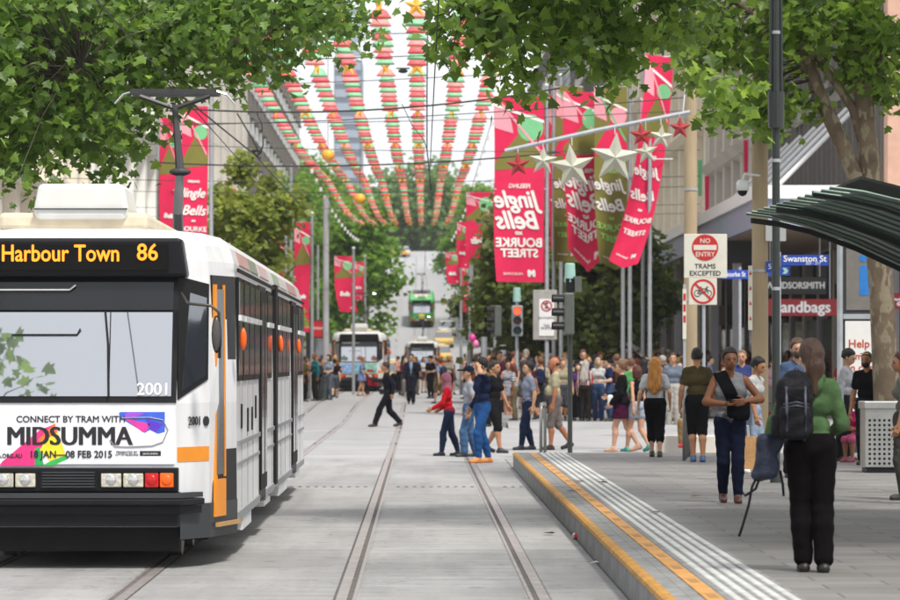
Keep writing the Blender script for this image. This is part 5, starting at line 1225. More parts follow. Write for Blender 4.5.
for i, (x, Y, c) in enumerate([(-6.5, 330, '#555a60'), (-6.5, 352, '#8a8d90'), (-6.5, 372, '#3b4048'), (7.0, 365, '#9a9ca0'), (7.0, 420, '#4a4e55')]):
    car(['dark grey car parked on the left of the hill', 'silver car parked on the left of the hill', 'darkest car parked on the left higher up', 'silver car parked under the small median tree', 'dark car parked near the top right of the hill'][i], x, Y, 0, c, 'car', 'parked_car', False)
for i, (x, Y, c, l) in enumerate([(-5.6, 296, '#c9c9c9', 'pale silver car parked lowest on the left of the hill'), (-5.7, 312, '#6d2026', 'dark red car parked on the left of the hill'), (-5.7, 392, '#d5d5d3', 'white car parked high on the left of the hill'), (-5.7, 412, '#2f3a52', 'navy car parked high on the left of the hill'),
                                  (-5.7, 436, '#8d8f92', 'mid grey car parked near the top left of the hill'), (6.1, 382, '#dadad8', 'white car parked past the median tree'), (6.1, 400, '#7a2a2a', 'maroon car parked past the median tree'), (6.1, 446, '#c2c4c8', 'silver car parked near the top right of the hill')]):
    car(l, x, Y, 0, c, 'car', 'parked_car', False)
# litter on the road and platform
lc = tag(MB().lathe((0, 0, 0), [(.024, 0), (.033, .008), (.033, .105), (.027, .12)], 14).build('crushed_can', mat('can_paint', '#b8b4b2', .3, .7, var=.4, scale=25)), 'crushed silver and red drink can lying by the kerb', 'can'); lc.location = (pX(573, 33.2), 33.2, .035); lc.rotation_euler = (R(90), 0, R(60))
MB().lathe((0, 0, .03), [(.0336, 0), (.034, .03), (.0336, .055)], 14).build('red_band', M_signr, lc)
pp = tag(MB().add([(-.06, 0, 0), (0, -.03, .012), (.06, 0, .004), (.0, .04, .02)], [(0, 1, 2, 3)]).build('paper_scrap', M_wht), 'white paper scrap on the road near the kerb', 'litter'); pp.location = (pX(596, 29.2), 29.2, .006)
for i, (x, y) in enumerate([(579, 483), (607, 484), (572, 492), (691, 498), (657, 514), (553, 535)]):
    Y = (HC - (HP if y < 530 else 0)) * FPX / (y - VY)
    o = tag(link('fallen_leaf', mesh_np('fallen_leaf', LEAFV * .13, LEAFF, False), M_bark), ['brown leaf beside the white ribs at the far end', 'brown leaf right of the far white ribs', 'brown leaf on the orange strip', 'brown leaf near the walking man in grey', 'brown leaf in mid platform', 'brown leaf by the foot of the kerb'][i], 'leaf', 'fallen leaves')
    o.location = (pX(x, Y), Y, (HP if y < 530 else 0) + .015); o.rotation_euler = (.2, .1, i * 1.7)
# pink balloons
for l, x, y in (('upper deep pink balloon above the crowd', 472.5, 338), ('lower pale pink balloon above the crowd', 476, 344)):
    c = px(x, y, 120); root = thing('balloon', l, 'balloon', c, 0, 'pink balloons')
    MB().ell((0, 0, 0), (.12, .12, .15)).build('skin', mat('balloon' + l[:5], '#e0409a' if 'deep' in l else '#e880b0', .3), root, smooth=True); MB().cyl((0, 0, -.15), (.1, 0, -1.2), .004, n=4).build('ribbon', M_wht, root)
# ------------------------------------------------------------------ people: one continuous body grown from blended limbs, clothes as fitted shells
def surface_nets(f, o, h):
    s = f < 0; nx, ny, nz = f.shape
    cs = [s[i:nx - 1 + i, j:ny - 1 + j, k:nz - 1 + k] for i in (0, 1) for j in (0, 1) for k in (0, 1)]
    cnt = sum(c.astype(np.int8) for c in cs); act = (cnt > 0) & (cnt < 8)
    I = np.argwhere(act)
    if len(I) == 0: return None
    idx = np.full(act.shape, -1, np.int32); idx[act] = np.arange(len(I))
    acc = np.zeros((len(I), 3)); num = np.zeros(len(I))
    C = [(i, j, k) for i in (0, 1) for j in (0, 1) for k in (0, 1)]
    for a in C:
        for ax in range(3):
            if a[ax] == 1: continue
            b = list(a); b[ax] = 1
            fa = f[I[:, 0] + a[0], I[:, 1] + a[1], I[:, 2] + a[2]]; fb = f[I[:, 0] + b[0], I[:, 1] + b[1], I[:, 2] + b[2]]
            m = (fa < 0) != (fb < 0); t = np.where(m, fa / np.where(m, fa - fb, 1), 0)
            p = np.tile(np.array(a, float), (len(I), 1)); p[:, ax] = t; acc[m] += p[m]; num[m] += 1
    V = (I + acc / num[:, None]) * h + o; Q = []
    for ax in range(3):
        u, v = (ax + 1) % 3, (ax + 2) % 3
        sl0 = [slice(None)] * 3; sl1 = [slice(None)] * 3; sl0[ax] = slice(0, -1); sl1[ax] = slice(1, None)
        ch = s[tuple(sl0)] != s[tuple(sl1)]; E = np.argwhere(ch)
        E = E[(E[:, u] > 0) & (E[:, v] > 0) & (E[:, u] < f.shape[u] - 1) & (E[:, v] < f.shape[v] - 1)]
        if len(E) == 0: continue
        def cell(du, dv): q = E.copy(); q[:, u] -= du; q[:, v] -= dv; return idx[q[:, 0], q[:, 1], q[:, 2]]
        q = np.stack([cell(1, 1), cell(0, 1), cell(0, 0), cell(1, 0)], 1)
        ins = s[E[:, 0], E[:, 1], E[:, 2]]; q[~ins] = q[~ins][:, ::-1]; Q.append(q)
    return V, np.concatenate(Q)
def A(*p): return np.array(p, float)
def cap(a, b, ra, rb=None, sc=None): return ('c', A(*a), A(*b), ra, ra if rb is None else rb)
def ell(c, r, M=None): return ('e', A(*c), A(*r), M)
def rbox(c, hsize, r, M=None): return ('b', A(*c), A(*hsize), r, M)
def prim_d(p, P):
    if p[0] == 'c':
        a, b = p[1], p[2]; ab = b - a; t = np.clip(((P - a) @ ab) / max(ab @ ab, 1e-9), 0, 1)
        return np.linalg.norm(P - a - t[:, None] * ab, axis=1) - (p[3] + (p[4] - p[3]) * t)
    d = P - p[1]; M = p[3] if p[0] == 'e' else p[4]
    if M is not None: d = d @ M
    if p[0] == 'e':
        k = np.linalg.norm(d / p[2], axis=1); g = np.linalg.norm(d / (p[2] ** 2), axis=1); return k * (k - 1) / np.maximum(g, 1e-6)
    q = np.abs(d) - p[2] + p[3]; return np.linalg.norm(np.maximum(q, 0), axis=1) + np.minimum(q.max(1), 0) - p[3]
def sdf(prims, P, k):
    d = None
    for p in prims:
        e = prim_d(p, P)
        if d is None: d = e
        elif k <= 0: d = np.minimum(d, e)
        else:
            h = np.clip(.5 + .5 * (d - e) / k, 0, 1); d = d * (1 - h) + e * h - k * h * (1 - h)
    return d
def bounds(prims, pad):
    lo = np.full(3, 9.); hi = np.full(3, -9.)
    for p in prims:
        if p[0] == 'c':
            r = max(p[3], p[4]); lo = np.minimum(lo, np.minimum(p[1], p[2]) - r); hi = np.maximum(hi, np.maximum(p[1], p[2]) + r)
        else:
            r = p[2].max() * (1 if p[3 if p[0] == 'e' else 4] is None else 1.2) if (p[3 if p[0] == 'e' else 4] is not None) else p[2]
            lo = np.minimum(lo, p[1] - r); hi = np.maximum(hi, p[1] + r)
    return lo - pad, hi + pad
def grow(prims, vox, k=.018, off=0., clips=(), wr=0., lo=None, hi=None):
    a, b = bounds(prims, off + 2.5 * vox + wr)
    if lo is not None: a = np.maximum(a, lo - 2 * vox)
    if hi is not None: b = np.minimum(b, hi + 2 * vox)
    n = np.maximum(np.ceil((b - a) / vox).astype(int) + 1, 4)
    g = np.stack(np.meshgrid(*[a[i] + vox * np.arange(n[i]) for i in range(3)], indexing='ij'), -1).reshape(-1, 3)
    d = sdf(prims, g, k) - off
    if wr:
        d = d - wr * (np.sin(g[:, 0] * 61 + g[:, 2] * 34) * np.sin(g[:, 2] * 52 - g[:, 1] * 47 + 1.3) + .6 * np.sin(g[:, 2] * 96 + g[:, 0] * 40 + g[:, 1] * 30))
    for c in clips: d = np.maximum(d, c(g))
    f = d.reshape(n); f[0] = f[-1] = 1; f[:, 0] = f[:, -1] = 1; f[:, :, 0] = f[:, :, -1] = 1
    return surface_nets(f.copy(), a, vox)
def frame_to(d, side):
    """rotation whose -Z axis is d and whose X axis is close to side"""
    z = -d / np.linalg.norm(d); x = side - z * (side @ z); x /= np.linalg.norm(x); y = np.cross(z, x); return np.stack([x, y, z], 1)
HANDS = {}
def hand(res, s):
    """relaxed hand, wrist at the origin, fingers along -Z, palm facing X*-s, unit = body height"""
    if (res, s) in HANDS: return HANDS[(res, s)]
    pr = [rbox((0, 0, -.026), (.0085, .0225, .029), .008), cap((0, 0, .01), (0, 0, -.01), .0155, .014)]
    for i, (y, L) in enumerate(((-.0185, .041), (-.006, .047), (.0065, .044), (.0185, .034))):
        c = .25 + .10 * i; x0 = 0; z0 = -.052
        p0 = A(0, y, z0); p1 = p0 + A(-s * math.sin(c) * L * .5, 0, -math.cos(c) * L * .5); p2 = p1 + A(-s * math.sin(c * 2.3) * L * .3, 0, -math.cos(c * 2.3) * L * .3); p3 = p2 + A(-s * math.sin(c * 3.2) * L * .24, 0, -math.cos(c * 3.2) * L * .24)
        pr += [cap(p0, p1, .0054, .0050), cap(p1, p2, .0050, .0046), cap(p2, p3, .0046, .0040)]
    t0 = A(-s * .002, -.018, -.014); t1 = t0 + A(-s * .010, -.016, -.016); t2 = t1 + A(-s * .006, -.005, -.020)
    pr += [cap(t0, t1, .0075, .0062), cap(t1, t2, .0060, .0048)]
    v, q = grow(pr, res, .003); HANDS[(res, s)] = (v, q); return v, q
def ik(a, c, l1, l2, pole):
    d = c - a; L = np.linalg.norm(d); u = d / max(L, 1e-6)
    if L > (l1 + l2) * .995: c = a + u * (l1 + l2) * .995; L = (l1 + l2) * .995
    x = (l1 * l1 - l2 * l2 + L * L) / (2 * L); y = math.sqrt(max(l1 * l1 - x * x, 0)); w = pole - u * (pole @ u); w = w / max(np.linalg.norm(w), 1e-6)
    return a + u * x + w * y, c
def Rx(t): c, s = math.cos(t), math.sin(t); return np.array([[1, 0, 0], [0, c, -s], [0, s, c]])
def Rz(t): c, s = math.cos(t), math.sin(t); return np.array([[c, -s, 0], [s, c, 0], [0, 0, 1]])
WALK = lambda s, a=.13: dict(feet=[(.045, -a * s, .0 if s > 0 else .03), (-.045, a * 1.1 * s, .03 if s > 0 else 0)], wr=[(.155, .10 * s, .47), (-.155, -.10 * s, .47)])
STAND = dict(feet=[(.055, 0, 0), (-.055, .01, 0)], wr=[(.15, -.03, .47), (-.15, -.02, .47)])
def skeleton(feet, wr, lean=0, pel=(0, 0), female=False, yaw=0, nod=0, poleL=None, poleR=None, twist=0, wide=1.0, kpole=(0, -1, .1)):
    K = {}; fem = .93 if female else 1.0
    ft = [A(x, y + .012, .045 + z) for x, y, z in feet]
    pz, py = pel; hz = .515 + pz
    for f in ft:
        hip = A(f[0], py, hz); reach = .47
        if np.linalg.norm(hip - f) > reach: hz = min(hz, f[2] + math.sqrt(max(reach ** 2 - (f[1] - py) ** 2, .01)))
    P0 = A(0, py, hz + .015); M = Rx(lean) @ Rz(twist)
    T = lambda *p: P0 + M @ (A(*p) - A(0, 0, .53))
    K['T'] = T; K['P0'] = P0; K['M'] = M
    hw = .052 if female else .047
    K['hip'] = [P0 + A(hw, 0, -.015), P0 + A(-hw, 0, -.015)]; K['ank'] = []; K['knee'] = []
    for h, f in zip(K['hip'], ft):
        k, a = ik(h, f, .245, .228, A(*kpole)); K['knee'].append(k); K['ank'].append(a)
    K['sh'] = [T(.093 * fem * wide, 0, .800), T(-.093 * fem * wide, 0, .800)]; K['elb'] = []; K['wri'] = []
    for i, (s, w) in enumerate(zip(K['sh'], wr)):
        pl = (poleL if i == 0 else poleR) or (.35 * (1 - 2 * i), .8, -.1)
        e, w2 = ik(s, A(*w), .168, .142, A(*pl)); K['elb'].append(e); K['wri'].append(w2)
    K['C'] = T(0, -.012, .932); K['HM'] = M @ Rz(yaw) @ Rx(nod)
    K['fem'] = female; K['wide'] = wide; K['feet'] = feet
    return K
def person_parts(K, spec, vox, hres):
    """returns {name: (verts, quads, material)} in units of body height"""
    T, C, HM, fem, wd = K['T'], K['C'], K['HM'], K['fem'], K['wide']; out = []
    H_ = lambda *p: C + HM @ A(*p)
    belly = spec.get('belly', 0)
    torso = [cap(T(.037 * wd, .005, .545), T(-.037 * wd, .005, .545), .064 if fem else .059), cap(T(.033 * wd, -belly, .63), T(-.033 * wd, -belly, .63), (.042 if fem else .049) + belly), cap(T(.043 * wd, -.004, .725), T(-.043 * wd, -.004, .725), .051 if fem else .058),
             cap(T(.066 * wd, 0, .782), T(-.066 * wd, 0, .782), .034), cap(T(.022, .008, .822), T(.082 * wd, .002, .800), .025, .024), cap(T(-.022, .008, .822), T(-.082 * wd, .002, .800), .025, .024)]
    if fem: torso += [ell(T(.034, -.044, .725), (.026, .022, .026)), ell(T(-.034, -.044, .725), (.026, .022, .026))]
    arms = []; legs = []; thighs = []; fore = []
    for i in (0, 1):
        s, e, w = K['sh'][i], K['elb'][i], K['wri'][i]; f_ = .86 if fem else 1
        arms.append([cap(s, e, .028 * f_, .023 * f_), cap(e, e + (w - e) * .3, .024 * f_, .024 * f_), cap(e + (w - e) * .3, w, .024 * f_, .0155 * f_)])
        h, k, a = K['hip'][i], K['knee'][i], K['ank'][i]
        thighs.append(cap(h, k, .052, .033)); cm = k + (a - k) * .3 + A(0, .010, 0); legs.append([cap(k, cm, .032, .033), cap(cm, a, .033, .019)])
    feet = []
    for i in (0, 1):
        a = K['ank'][i]; lift = K['feet'][i][2]; pit = lift * 9
        d = A(0, -math.cos(pit), -math.sin(pit)); heel = a + A(0, .022, -.024); toe = a + d * .085 + A(0, 0, -.030) ; 
        if lift <= .005: toe[2] = .015; heel[2] = .018
        feet.append([cap(heel, toe, .019, .016), cap(a, (heel + toe) / 2, .022, .02)])
    neck = [cap(T(0, .006, .80), H_(0, .008, -.045), .031 * (.88 if fem else 1), .029 * (.88 if fem else 1))]
    head = [ell(H_(0, .006, .012), (.0455, .056, .055), HM), ell(H_(0, -.014, -.02), (.037, .041, .047), HM), ell(H_(0, -.026, -.047), (.021, .022, .017), HM)]
    face = [cap(H_(0, -.052, -.002), H_(0, -.063, -.021), .005, .0075), ell(H_(.046, .006, -.012), (.006, .012, .017), HM), ell(H_(-.046, .006, -.012), (.006, .012, .017), HM),
            ell(H_(0, -.051, .006), (.03, .008, .006), HM), ell(H_(0, -.053, -.037), (.014, .006, .006), HM)]
    body = torso + neck + head + face + thighs + [x for l in legs for x in l] + [x for a in arms for x in a] + [x for f in feet for x in f]
    eyes = [('e', H_(sx * .018, -.0475, -.003), A(.011, .008, .006), HM) for sx in (1, -1)]
    v, q = grow(body, vox, .012)
    # fine hands joined on
    VV = [v]; QQ = [q]; o = len(v)
    for i, s in ((0, 1), (1, -1)):
        d = K['wri'][i] - K['elb'][i]; hv, hq = hand(hres, s)
        M = frame_to(d, A(1, 0, 0) if abs(d[0]) < .8 * np.linalg.norm(d) else A(0, 0, 1)); sc = .92 if fem else 1.0
        VV.append((hv * sc) @ M.T + K['wri'][i]); QQ.append(hq + o); o += len(hv)
    out.append(('person', np.concatenate(VV), np.concatenate(QQ), skinm(spec['skin'])))
    def add(name, prims, m, off=.008, k=.012, clips=(), wr=0, vx=None):
        r = grow(prims, vx or vox, k, off, clips, wr)
        if r is not None: out.append((name, r[0], r[1], m))
    # trousers / shorts / skirt
    bt = spec['bottom']; kind, c = bt[0], bt[1]; P0 = K['P0']
    waist = lambda g: (g - T(0, 0, .60)) @ K['M'][:, 2]
    if kind in ('trousers', 'shorts', 'capri', 'slim'):
        pr = torso[:2] + thighs; off = .011 if kind != 'slim' else .007
        frac = {'trousers': .93, 'slim': .93, 'capri': .45, 'shorts': .06, 'mini': 0}[kind]
        for i in (0, 1):
            k_, a = K['knee'][i], K['ank'][i]
            if kind == 'trousers': pr = pr + [cap(k_, k_ + (a - k_) * frac, .034, .031)]
            else: pr = pr + [cap(k_, k_ + (a - k_) * frac, .032, .032 - .013 * frac)]
            if frac > .3: pr = pr + [cap(k_, k_ + (a - k_) * .3 + A(0, .010, 0), .033, .0335), cap(k_ + (a - k_) * .3 + A(0, .010, 0), k_ + (a - k_) * min(frac, .93), .0335, .033 - .014 * frac)]
        cl = [waist]
        for i in (0, 1):
            k_, a = K['knee'][i], K['ank'][i]; u = (a - k_) / np.linalg.norm(a - k_); end = k_ + (a - k_) * frac
        add('trousers' if kind in ('trousers', 'slim') else 'shorts', pr, cloth(c), off, .012, cl, .0016)
    elif kind == 'mini':
        pr = torso[:2] + [cap(h, h + (k_ - h) * .32, .058, .052) for h, k_ in zip(K['hip'], K['knee'])]
        add('shorts', pr, cloth(c), .009, .012, [waist], .001)
    elif kind == 'skirt':
        L = bt[2]; a0 = P0 + A(0, 0, .03); m0 = (K['knee'][0] + K['knee'][1]) / 2; m1 = a0 + A((m0[0] - a0[0]) * .5, (m0[1] - a0[1]) * .5, -L - .04)
        pr = torso[:2] + [cap(a0 + A(.03, 0, 0), m1 + A(.045, -.02, 0), .065, .085), cap(a0 - A(.03, 0, 0), m1 + A(-.045, .02, 0), .065, .085)]
        zz = m1[2] + .02
        add('skirt', pr, cloth(c), .009, .02, [waist, lambda g: zz - g[:, 2]], .003)
    # shoes
    if spec.get('shoes'):
        for i in (0, 1): add('shoe', feet[i], mat('shoe' + spec['shoes'], spec['shoes'], .5, var=.1), .006, .008, [lambda g, a=K['ank'][i]: g[:, 2] - a[2] - .018])
    # top
    tp = spec['top']; kind, c = tp[0], tp[1]; slv = tp[2]; hem = tp[3] if len(tp) > 3 else .50
    pr = list(torso); off = .007 if kind != 'jacket' else .013
    for i in (0, 1):
        s, e, w = K['sh'][i], K['elb'][i], K['wri'][i]
        if slv == 'short': pr.append(cap(s, s + (e - s) * .62, .030, .029))
        elif slv == 'long': pr += [cap(s, e, .028, .025), cap(e, e + (w - e) * .92, .025, .018)]
        elif slv == 'elbow': pr.append(cap(s, s + (e - s) * .98, .032, .027))
    clips = [lambda g: (T(0, 0, hem) - g) @ K['M'][:, 2], lambda g: (g - T(0, 0, .850)) @ K['M'][:, 2]]
    if slv == 'none':
        clips += [lambda g, i=i: .043 - np.linalg.norm(g - (K['sh'][i] + (K['sh'][i] - T(0, 0, .80)) * .22), axis=1) for i in (0, 1)]
        clips.append(lambda g: .034 - np.linalg.norm(g - T(0, -.045, .835), axis=1))
    add({'jacket': 'jacket', 'dress': 'dress'}.get(kind, 'shirt'), pr, cloth(c), off, .014, clips, .0016 if kind != 'jacket' else .0022)
    for ex in spec.get('extra', ()):
        nm, pf, m, o_, cl = ex(K, torso, arms); 
        if pf is not None: add(nm, pf, m, o_, .012, cl, 0)
    # hair
    hs, hc = spec['hair']; hm = haird(hc)
    cap_ = [ell(H_(0, .010, .016), (.0455, .0575, .056), HM)]
    hx = lambda g, *p: (g - C) @ HM
    front = lambda g: (lambda l: np.minimum(.052 - np.abs(l[:, 1] + .052) * 1.0, .030 - (l[:, 2] - .0) * 1.0))(hx(g))
    def facecut(g):
        l = hx(g); return np.minimum(-l[:, 1] - .012 - .25 * np.maximum(l[:, 2] - .01, 0) * 3, .038 - l[:, 2])
    low = lambda g: -.028 - hx(g)[:, 2]
    if hs == 'short': add('hair', cap_, hm, .0085, .01, [facecut, low], .0026)
    elif hs == 'buzz': add('hair', cap_, hm, .0035, .01, [facecut, low], .0)
    elif hs == 'bald': add('hair', cap_, hm, .003, .01, [facecut, low, lambda g: hx(g)[:, 2] - .012], .0)
    elif hs in ('long', 'bob', 'pony', 'bun'):
        pr = list(cap_)
        if hs == 'long': pr += [cap(H_(.02, .034, .0), T(.035, .066, .70), .034, .030), cap(H_(-.02, .034, .0), T(-.035, .066, .70), .034, .030), cap(H_(0, .036, 0), T(0, .075, .66), .034, .022)]
        if hs == 'bob': pr += [cap(H_(.028, .018, .0), H_(.032, .012, -.055), .026, .02), cap(H_(-.028, .018, .0), H_(-.032, .012, -.055), .026, .02), cap(H_(0, .035, 0), H_(0, .035, -.055), .03, .024)]
        if hs == 'pony': pr += [cap(H_(0, .04, .0), H_(0, .056, -.05), .036, .030), cap(H_(0, .056, -.05), T(0, .062, .775), .030, .014)]
        if hs == 'bun': pr += [ell(H_(0, .055, .055), (.026, .026, .024))]
        add('hair', pr, hm, .0085, .015, [facecut] + ([low] if hs == 'bun' else []), .0008)
    elif hs == 'hijab':
        pr = cap_ + [cap(H_(0, .01, -.02), T(0, 0, .82), .05, .055), cap(T(.04, 0, .80), T(-.04, 0, .80), .05)]
        def oval(g): l = hx(g); return .0 + np.minimum(-l[:, 1] - .022, .036 - np.sqrt((l[:, 0] * 1.15) ** 2 + (l[:, 2] + .012) ** 2 * .7))
        add('headscarf', pr, cloth(hc), .010, .02, [oval], .002)
    elif hs == 'cap':
        add('hair', cap_, haird('#1a1512'), .005, .01, [facecut, low], .001)
        br = [rbox(H_(0, -.075, .028), (.036, .035, .0045), .004, HM)]
        add('cap', cap_ + br, cloth(hc), .010, .006, [lambda g: .022 - hx(g)[:, 2]])
    if spec.get('beard'): add('beard', [ell(H_(0, -.018, -.036), (.036, .040, .034), HM)], hm, .004, .01, [lambda g: hx(g)[:, 2] + .018, lambda g: hx(g)[:, 1] - .005])
    if spec.get('face', True):
        for e in eyes: add('eye', [e], mat('eye_dark', (.012, .009, .008), .25, var=0), 0, 0, (), 0, min(vox, .0035))
        for sx in (1, -1): add('eyebrow', [cap(H_(sx * .009, -.0565, .0085), H_(sx * .029, -.048, .0105), .0032, .0024)], haird('#1a1512'), 0, 0, (), 0, .0025)
        add('mouth', [cap(H_(-.013, -.0535, -.037), H_(.013, -.0535, -.037), .0048)], mat('lip_' + spec['skin'], tuple(c_ * f_ for c_, f_ in zip(hexc(spec['skin']), (.75, .5, .5))), .4, var=0), 0, 0, (), 0, .003)
    return out
def make_person(label, X, Y, z, Hm, rz, pose, skin, hair, top, bottom, shoes=None, group=None, name='person', vox=None, link_it=True, **kw):
    sk = {k: kw.pop(k) for k in list(kw) if k in ('lean', 'pel', 'female', 'yaw', 'nod', 'poleL', 'poleR', 'twist', 'wide', 'kpole')}
    pz = dict(pose); 
    for k in ('feet', 'wr'):
        if k in kw: pz[k] = kw.pop(k)
    K = skeleton(pz['feet'], pz['wr'], **sk)
    vox = vox or min(max(.0135 * Y / 45, .0072), .026) / Hm * 1.0
    spec = dict(skin=skin, hair=hair, top=top, bottom=bottom, shoes=shoes, **kw)
    parts = person_parts(K, spec, vox, .0034 if Y < 75 else .0065)
    root = None
    for nm, v, q, m in parts:
        me = mesh_np(nm, v * Hm, q, True); o = link(nm, me, m, root)
        if root is None:
            root = o; o.location = (X, Y, z); o.rotation_euler = (0, 0, rz); tag(o, label, 'person', group)
    return root, K
def at(x, yf, z=0): Y = (HC - z) * FPX / (yf - VY); return pX(x, Y), Y, z
LEFT, RIGHT, AWAY, FRONT = -math.pi / 2, math.pi / 2, math.pi, 0
GP = 'people crossing the street'
def P_(label, x, yf, ytop, rz, pose, *a, z=None, zp=0, **k):
    X, Y, zz = at(x, yf, zp)
    if zp == 0 and Y > 90:                        # far feet stand on the rising street
        for _ in range(6): Y = (HC - gz(Y)) * FPX / (yf - VY)
        X = pX(x, Y); zz = gz(Y)
    Hm = (yf - ytop) * Y / FPX * k.pop('hs', 1.0); return make_person(label, X, Y, zz, Hm, rz, pose, *a, group=GP, **k)
SK = ['#e3b596', '#c98f6a', '#8a5638', '#efc6a8', '#d6a27c']
# cross-body strap and bag helpers
def strap(a, b, w, m):
    """a band over the chest in the plane from shoulder a to hip b (torso coordinates), front and back"""
    def f(K, torso, arms):
        p = K['T'](*a); q = K['T'](*b); d = (q - p) / np.linalg.norm(q - p); n = np.cross(d, K['M'][:, 1]); n /= np.linalg.norm(n)
        return 'strap', torso + [arms[0][0], arms[1][0]], m, .017, [lambda g: np.abs((g - p) @ n) - w, lambda g: (g - p) @ d * -1 - .05, lambda g: (g - q) @ d]
    return f
def blob_part(nm, prims, m, off=0.):
    def f(K, torso, arms): return nm, [(lambda p: (p[0],) + tuple(K['T'](*x) if i in ((1, 2) if p[0] == 'c' else (1,)) else x for i, x in list(enumerate(p))[1:]))(p) for p in prims], m, off, ()
    return f
def panel(nm, m, test, off=.012):
    """a piece of the torso's front surface where test(l) < 0, l in torso coordinates"""
    def f(K, torso, arms): return nm, torso, m, off, [lambda g: test((g - K['T'](0, 0, .53)) @ K['M'] + A(0, 0, .53))]
    return f
def backpack(c, c2):
    return [blob_part('backpack', [rbox((0, .105, .70), (.075, .050, .105), .03), rbox((0, .150, .655), (.055, .025, .05), .02), ell((0, .10, .80), (.05, .04, .03))], cloth(c)),
            strap((.06, 0, .83), (.075, 0, .60), .012, cloth(c2)), strap((-.06, 0, .83), (-.075, 0, .60), .012, cloth(c2))]
blk = cloth('#17171b'); navy = cloth('#1c2a48')
# -- platform
GR = ('#4a3422')
green, KG = P_('woman in green hoodie seen from behind carrying a black backpack', 811, 572, 340, AWAY, dict(feet=[(.030, -.02, 0), (-.050, .03, 0)], wr=[(.235, .06, .46), (-.105, -.12, .60)]), '#d9a888', ('pony', '#3c2618'), ('shirt', '#5e7d52', 'long', .485), ('trousers', '#141013'), '#15120f',
   zp=HP, female=True, lean=.02, yaw=.25, face=False, wide=1.0, poleR=(-.3, .35, -.8),
   extra=[blob_part('hood', [cap((.035, .03, .838), (-.035, .03, .838), .026), ell((0, .055, .81), (.05, .025, .04))], cloth('#5e7d52'))])
# her backpack, slung on one shoulder, and the blue bag with loose straps
def sdf_obj(name, prims, m, X, Y, z, rz, Hm, vox=.012, k=.01, parent=None, wr=0):
    v, q = grow(prims, vox / Hm, k, 0, (), wr); me = mesh_np(name, v * Hm, q, True); o = link(name, me, m, parent)
    if parent is None: o.location = (X, Y, z); o.rotation_euler = (0, 0, rz)
    return o
gl = green.location; HG = (572 - 340) * gl.y / FPX
M_pk = mat('pack_nylon', '#141418', .6, var=.25, scale=8, bump=.5, bscale=20, spec=.12); M_pk2 = mat('pack_trim', '#3d3f4c', .4, var=.2)
bpk = sdf_obj('backpack', [rbox((.085, .115, .705), (.080, .052, .135), .045), rbox((.09, .165, .65), (.062, .028, .075), .026), rbox((.085, .158, .765), (.058, .026, .04), .022), ell((.075, .10, .835), (.055, .045, .035)), rbox((.165, .11, .63), (.018, .035, .05), .015)], M_pk, gl.x, gl.y, gl.z, AWAY, HG, .010, .012, None, .0025)
tag(bpk, 'bulky black backpack slung on the back of the woman in green', 'backpack')
def bpart(name, mb, m, parent=bpk): mb.v = [tuple(c * HG for c in p) for p in mb.v]; return mb.build(name, m, parent, smooth=True)
bpart('shoulder_strap', MB().tube([(.05, .075, .83), (.055, .03, .855), (.06, -.03, .84), (.07, -.07, .76), (.09, -.04, .64), (.11, .04, .60)], .013, 6), M_pk2)
for zz in (.72, .735): bpart('zip', MB().tube([(.03, .188, zz - .01), (.085, .196, zz), (.14, .188, zz - .01)], .003, 5), M_pk2)
for xx in (.045, .125): bpart('compression_strap', MB().tube([(xx, .175, .80), (xx, .195, .70), (xx, .198, .62), (xx, .15, .57)], .006, 5), M_pk2)
bpart('haul_loop', MB().tube([(.06, .10, .862), (.075, .115, .885), (.09, .10, .862)], .005, 6), M_pk2)
jb = sdf_obj('shoulder_bag', [rbox((.205, .05, .50), (.035, .05, .10), .03), cap((.15, .05, .58), (.235, .05, .42), .035, .03), cap((.17, .05, .60), (.13, .04, .70), .012), rbox((.175, .05, .455), (.03, .045, .05), .025)], mat('bag_navy', '#101a30', .7, var=.2, scale=8, bump=.5), gl.x, gl.y, gl.z, AWAY, HG, .010, .02, None, .003)
tag(jb, 'dark blue bag with dangling straps held at the side of the woman in green', 'bag')
for pts in ([(.225, .06, .44), (.26, .065, .37), (.275, .06, .29), (.30, .05, .20), (.315, .05, .155)], [(.22, .07, .43), (.245, .06, .36), (.29, .055, .33), (.30, .05, .345)], [(.14, .07, .44), (.13, .075, .38), (.125, .07, .33)]):
    bpart('dangling_strap', MB().tube(pts, .006, 5), M_pk, jb)
tank, KT = P_('young man in a grey sleeveless shirt walking this way with a black sling bag', 730, 503, 348, FRONT, dict(feet=[(.045, -.07, 0), (-.04, .06, .01)], wr=[(.085, -.125, .655), (-.045, -.135, .640)]), '#8a5638', ('short', '#0f0c0b'), ('shirt', '#9b9ba0', 'none', .49), ('slim', '#1a2138'), '#4a2a20',
   zp=HP, poleL=(1, .45, -.3), poleR=(-1, .3, -.5), yaw=.1, nod=-.03,
   extra=[strap((-.065, 0, .84), (.05, 0, .60), .042, blk), blob_part('sling_bag', [rbox((.045, -.105, .615), (.075, .03, .062), .028), rbox((.065, -.10, .565), (.05, .025, .03), .02)], blk)])
P_('man in an olive T-shirt and black shorts seen from behind', 697, 462, 348, AWAY, dict(feet=[(.03, -.03, 0), (-.045, .06, .0)], wr=[(.15, -.0, .5), (-.14, -.06, .52)]), '#c08a64', ('short', '#14110f'), ('shirt', '#5d5136', 'short', .49), ('shorts', '#1d1d20'), '#2f4f78', zp=HP, face=False)
